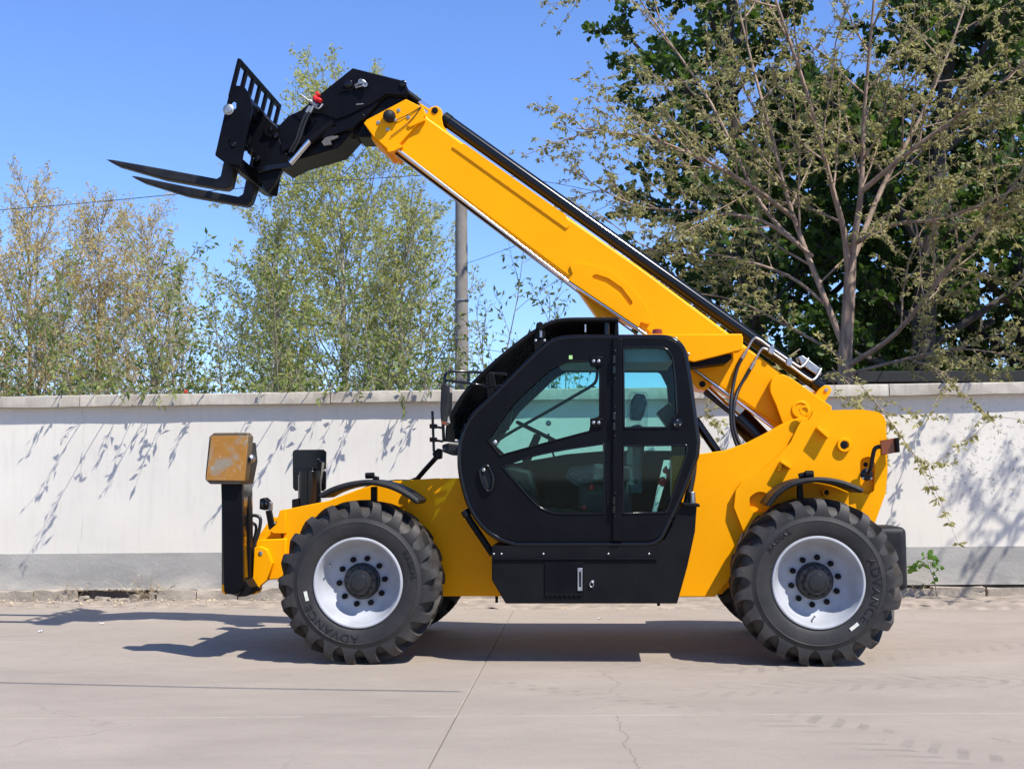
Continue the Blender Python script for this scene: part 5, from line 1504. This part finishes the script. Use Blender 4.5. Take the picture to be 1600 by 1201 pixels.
# ---- hood behind the cab, tail lamp
hood = plate('boom_hood', [(1008, 523), (1158, 522.5, 3), (1161, 526), (1160.5, 546, 2), (1122, 556), (1084, 565.5, 10), (1072, 562, 4), (1060, 540, 14), (1030, 527)], .62, .66, YEL, tele, bevel=.006)
plate('hood_top', [(1004, 521.5), (1159, 521.5), (1160, 526), (1010, 527)], .66, .97, YEL, hood, bevel=.004)
plate('hood_rear', [(1154, 526), (1160, 526), (1160, 545), (1154, 546)], .66, .97, YEL, hood, bevel=.003)
plate('hood_underside', [(1075, 566), (1130, 553), (1143, 552, 2), (1144, 560, 2), (1135, 567), (1078, 574)], .68, .95, BLKM, hood, bevel=.006)
for (a, b_) in ((1056, 529), (1066.5, 540.5), (1075.5, 553)):
    disc('bolt_head', a, b_, .62, [(.012, .0), (.011, -.012), (.005, -.016), (0, -.016)], STEEL, hood, 10)
disc_b = mp(1027, 519, .75)
bm = bmesh.new()
bmesh.ops.create_cone(bm, cap_ends=True, segments=20, radius1=.045, radius2=.038, depth=.05, matrix=Matrix.Translation((disc_b.x, .75, disc_b.z)))
from_bm('beacon', bm, AMB, hood, bevel=.008)
tl = plate('tail_lamp', [(1376, 688), (1402, 683.5), (1404.5, 706), (1377, 711)], .26, .30, AMB, tele, bevel=.006)
plate('lamp_housing', [(1399, 684), (1405, 683, 2), (1406.5, 706, 2), (1401, 707)], .22, .40, BLKM, tl, bevel=.006)
tpx('lamp_arm', [(1357, 741, .36), (1361, 728, .34), (1365, 706, .32), (1369, 699, .31), (1378, 697, .31), (1392, 694, .31)], .017, BLKG, tl, 12, 3)
disc('arm_base', 1353.5, 741, .445, [(.048, .0), (.048, -.018), (.036, -.028), (0, -.03)], BLKG, tl, 20)
for (a, b_) in ((1354.5, 735), (1348, 746.5), (1361, 747)):
    disc('bolt_head', a, b_, .415, [(.010, .0), (.010, -.008), (0, -.012)], STEEL, tl, 8)
disc('slot_hole', 1352.5, 725.5, .499, [(.018, .0), (.018, -.003), (0, -.003)], BLKM, raised, 16)

# ------------------------------------------------------------------ small things
POLE = simple('pole_concrete', (.225, .20, .175), .9, var=.18, scale=4, bump=.3, bscale=30)
YP = 16.8
def pole():
    base = at(722, 745, YP); base.z = 0
    root = empty('utility_pole', Matrix.Translation(base))
    tag(root, 'round grey concrete utility pole standing behind the wall beside the cab', 'pole')
    top = at(720.5, 262, YP) - base
    bm = bmesh.new(); tube_bm(bm, [(0, 0, 0), top * .5, top], [.155, .14, .122], 20)
    from_bm('shaft', bm, POLE, root, angle=60)
    bm = bmesh.new(); box_bm(bm, (top.x - .5, -.18, top.z - .45), (top.x + .5, -.12, top.z - .38))
    from_bm('cross_arm', bm, STEEL, root, bevel=.005)
    for x in (-.42, .42):
        bm = bmesh.new(); tube_bm(bm, [(top.x + x, -.15, top.z - .38), (top.x + x, -.15, top.z - .28), (top.x + x, -.15, top.z - .22)], [.03, .05, .025], 10)
        from_bm('insulator', bm, simple('porcelain', (.4, .3, .25), .3), root)
    for z in (2.6, 4.3, 5.1):
        bm = bmesh.new(); tube_bm(bm, [(top.x * z / top.z, 0, z), (top.x * z / top.z, 0, z + .03)], .16, 20)
        from_bm('band_clamp', bm, STEEL, root)
    return base + top
ptop = pole()
WIRE = simple('wire_black', (.03, .03, .035), .6)
def wire(pts, r, label, name='overhead_wire'):
    bm = bmesh.new(); tube_bm(bm, crom(pts, 8), r, 6)
    tag(from_bm(name, bm, WIRE, None, angle=60), label, 'wire')
wire([at(-700, 372, YP - 3), at(0, 328, YP - 1.5), at(400, 292, YP - .6), at(718, 270, YP - .2)], .008, 'thin black wire running left from the pole top behind the forks')
wire([at(724, 264, YP - .2), at(870, 287, YP), at(1000, 310, YP), at(1500, 380, YP), at(2300, 440, YP)], .006, 'thin black wire running right from the pole top behind the boom')
wire([at(727, 412, YP - .2), at(765, 399, YP), at(860, 362, YP), at(1100, 255, YP), at(1700, 10, YP)], .006, 'thin stay wire rising right from the middle of the pole')
wire([at(727, 541, YP - .2), at(830, 556, YP), at(1000, 575, YP), at(1700, 610, YP)], .006, 'low dark wire running right from the pole towards the cab roof')
# cable high above the road whose thin shadow crosses the slabs
k = 4.6
def lift(px, py):
    g = gnd(px, py); return g + TO_SUN * (k / TO_SUN.z)
wire([lift(-900, 1052), lift(-300, 1060), lift(0, 1066), lift(350, 1074), lift(720, 1080)] , .014, 'cable strung above the road whose thin shadow lies across the near slabs', 'overhead_cable')

# low shed behind the wall at the right
sh = empty('low_shed', Matrix.Translation(at(1470, 745, 8.5).xy.to_3d()))
tag(sh, 'low shed with dark flat roof edge just above the wall under the trees', 'shed')
a0, a1 = at(1290, 600, 8.5), at(1720, 600, 8.5); o = sh.matrix_world.translation
zt = at(1470, 580, 8.5).z
box('shed_roof', (a0.x - o.x, -.1, zt - .16), (a1.x - o.x, 3.0, zt), simple('bitumen', (.02, .02, .021), .8, var=.3), sh, bevel=.01)
box('shed_wall', (a0.x - o.x + .2, .2, 0), (a1.x - o.x - .2, 2.8, zt - .16), simple('shed_brick', (.25, .17, .13), .9, var=.3), sh, bevel=.01)

# seedling and weeds at the wall foot
def seedling():
    b0 = wp(1464, 925, -.22); base = WALL @ Vector((b0.x, -.22, .03))
    pl = Plant(91); pl.base = base
    r = pl.r
    tops = [(1447, 868), (1438, 880), (1458, 876), (1466, 884), (1430, 884)]
    st = crom([base, WALL @ wp(1459, 903, -.24), WALL @ wp(1452, 888, -.27)], 4)
    pl.limb(st, .006, .004, 6)
    for (a, b_) in tops:
        q = WALL @ wp(a, b_, -.27 + r.uniform(-.08, .08))
        pl.limb([st[-1], (st[-1] + q) / 2 + Vector((0, 0, .01)), q], .003, .002, 4)
        for k in range(10):
            v = Vector((r.gauss(0, .8), r.gauss(-.3, .7), r.gauss(.0, .35)))
            pl.leaf(q + v * .03, v.normalized(), r.uniform(.045, .085))
    for k in range(5):
        q = st[3 + k % 4]; v = Vector((r.gauss(0, 1), r.gauss(0, .6), -.4)); pl.leaf(q, v.normalized(), .06)
    pl.build('seedling', 'small bright green seedling at the wall foot beside the rear mudguard', 'plant', BK_SAP, LF_BRT, shape='broad')
seedling()
def weeds(px, label, seed, n, h, spread):
    b0 = wp(px, 925, -.08); base = WALL @ Vector((b0.x, -.10, .06))
    pl = Plant(seed); pl.base = base; r = pl.r
    for k in range(n):
        p = base + Vector((r.gauss(0, .07), r.gauss(0, .03), 0))
        d = Vector((r.gauss(0, spread), r.gauss(-.1, .25), 1)).normalized()
        L = h * r.uniform(.35, 1)
        pts = pl.path(p, d, L, 6, .18, -.05)
        pl.limb(pts, .0022, .001, 3)
        for _ in range(3):
            i = r.randint(2, 5); pl.leaf(pts[i], Vector((r.gauss(0, 1), r.gauss(0, .6), r.gauss(0, .7))).normalized(), r.uniform(.02, .05))
        if r.random() < .6:
            q = pts[3]; pl.limb(pl.path(q, Vector((r.gauss(0, 1), r.gauss(0, .4), .6)).normalized(), L * .4, 3, .2, 0), .0016, .0008, 3)
    pl.build('dry_weeds', label, 'weeds', LF_DRY, LF_DRY, shape='narrow')
weeds(236, 'dry straw-coloured weeds at the wall foot by the broken kerb, larger clump', 92, 30, .42, .5)
weeds(108, 'thin dry weeds at the wall foot left of the broken kerb', 93, 12, .28, .5)
weeds(1428, 'dry weeds at the wall foot behind the rear mudguard', 94, 14, .22, .5)

PAPER = simple('white_paper', (.66, .66, .65), .8)
def scrap(px, py, s, seed, label):
    rn = random.Random(seed); g = gnd(px, py)
    bm = bmesh.new(); bmesh.ops.create_grid(bm, x_segments=3, y_segments=3, size=s)
    for v in bm.verts: v.co.z = rn.uniform(0, s * .7); v.co.x *= rn.uniform(.6, 1.2); v.co.y *= rn.uniform(.5, 1.1)
    o = from_bm('paper_scrap', bm, PAPER, angle=10); o.location = (g.x, g.y, .004); o.rotation_euler.z = rn.uniform(0, 3)
    tag(o, label, 'scrap', 'white paper scraps on the road')
scrap(64, 987, .022, 1, 'small white paper scrap on the road at the far left')
scrap(160, 975, .020, 2, 'small white paper scrap on the road left of the pad shadow')
scrap(937, 967, .022, 3, 'small white paper scrap on the road below the black side box')
# small red rag on the coping
q = WALL @ wp(290, 609, .05); q.z = (WALL @ Vector((0, 0, Z_TOP))).z
bm = bmesh.new(); bmesh.ops.create_icosphere(bm, subdivisions=2, radius=.02)
rn = random.Random(4)
for v in bm.verts: v.co *= rn.uniform(.6, 1.25); v.co.z *= 1.1
o = from_bm('red_rag', bm, RED, angle=15); o.location = q + Vector((0, 0, .016)); tag(o, 'small crumpled red rag lying on the wall coping', 'rag')
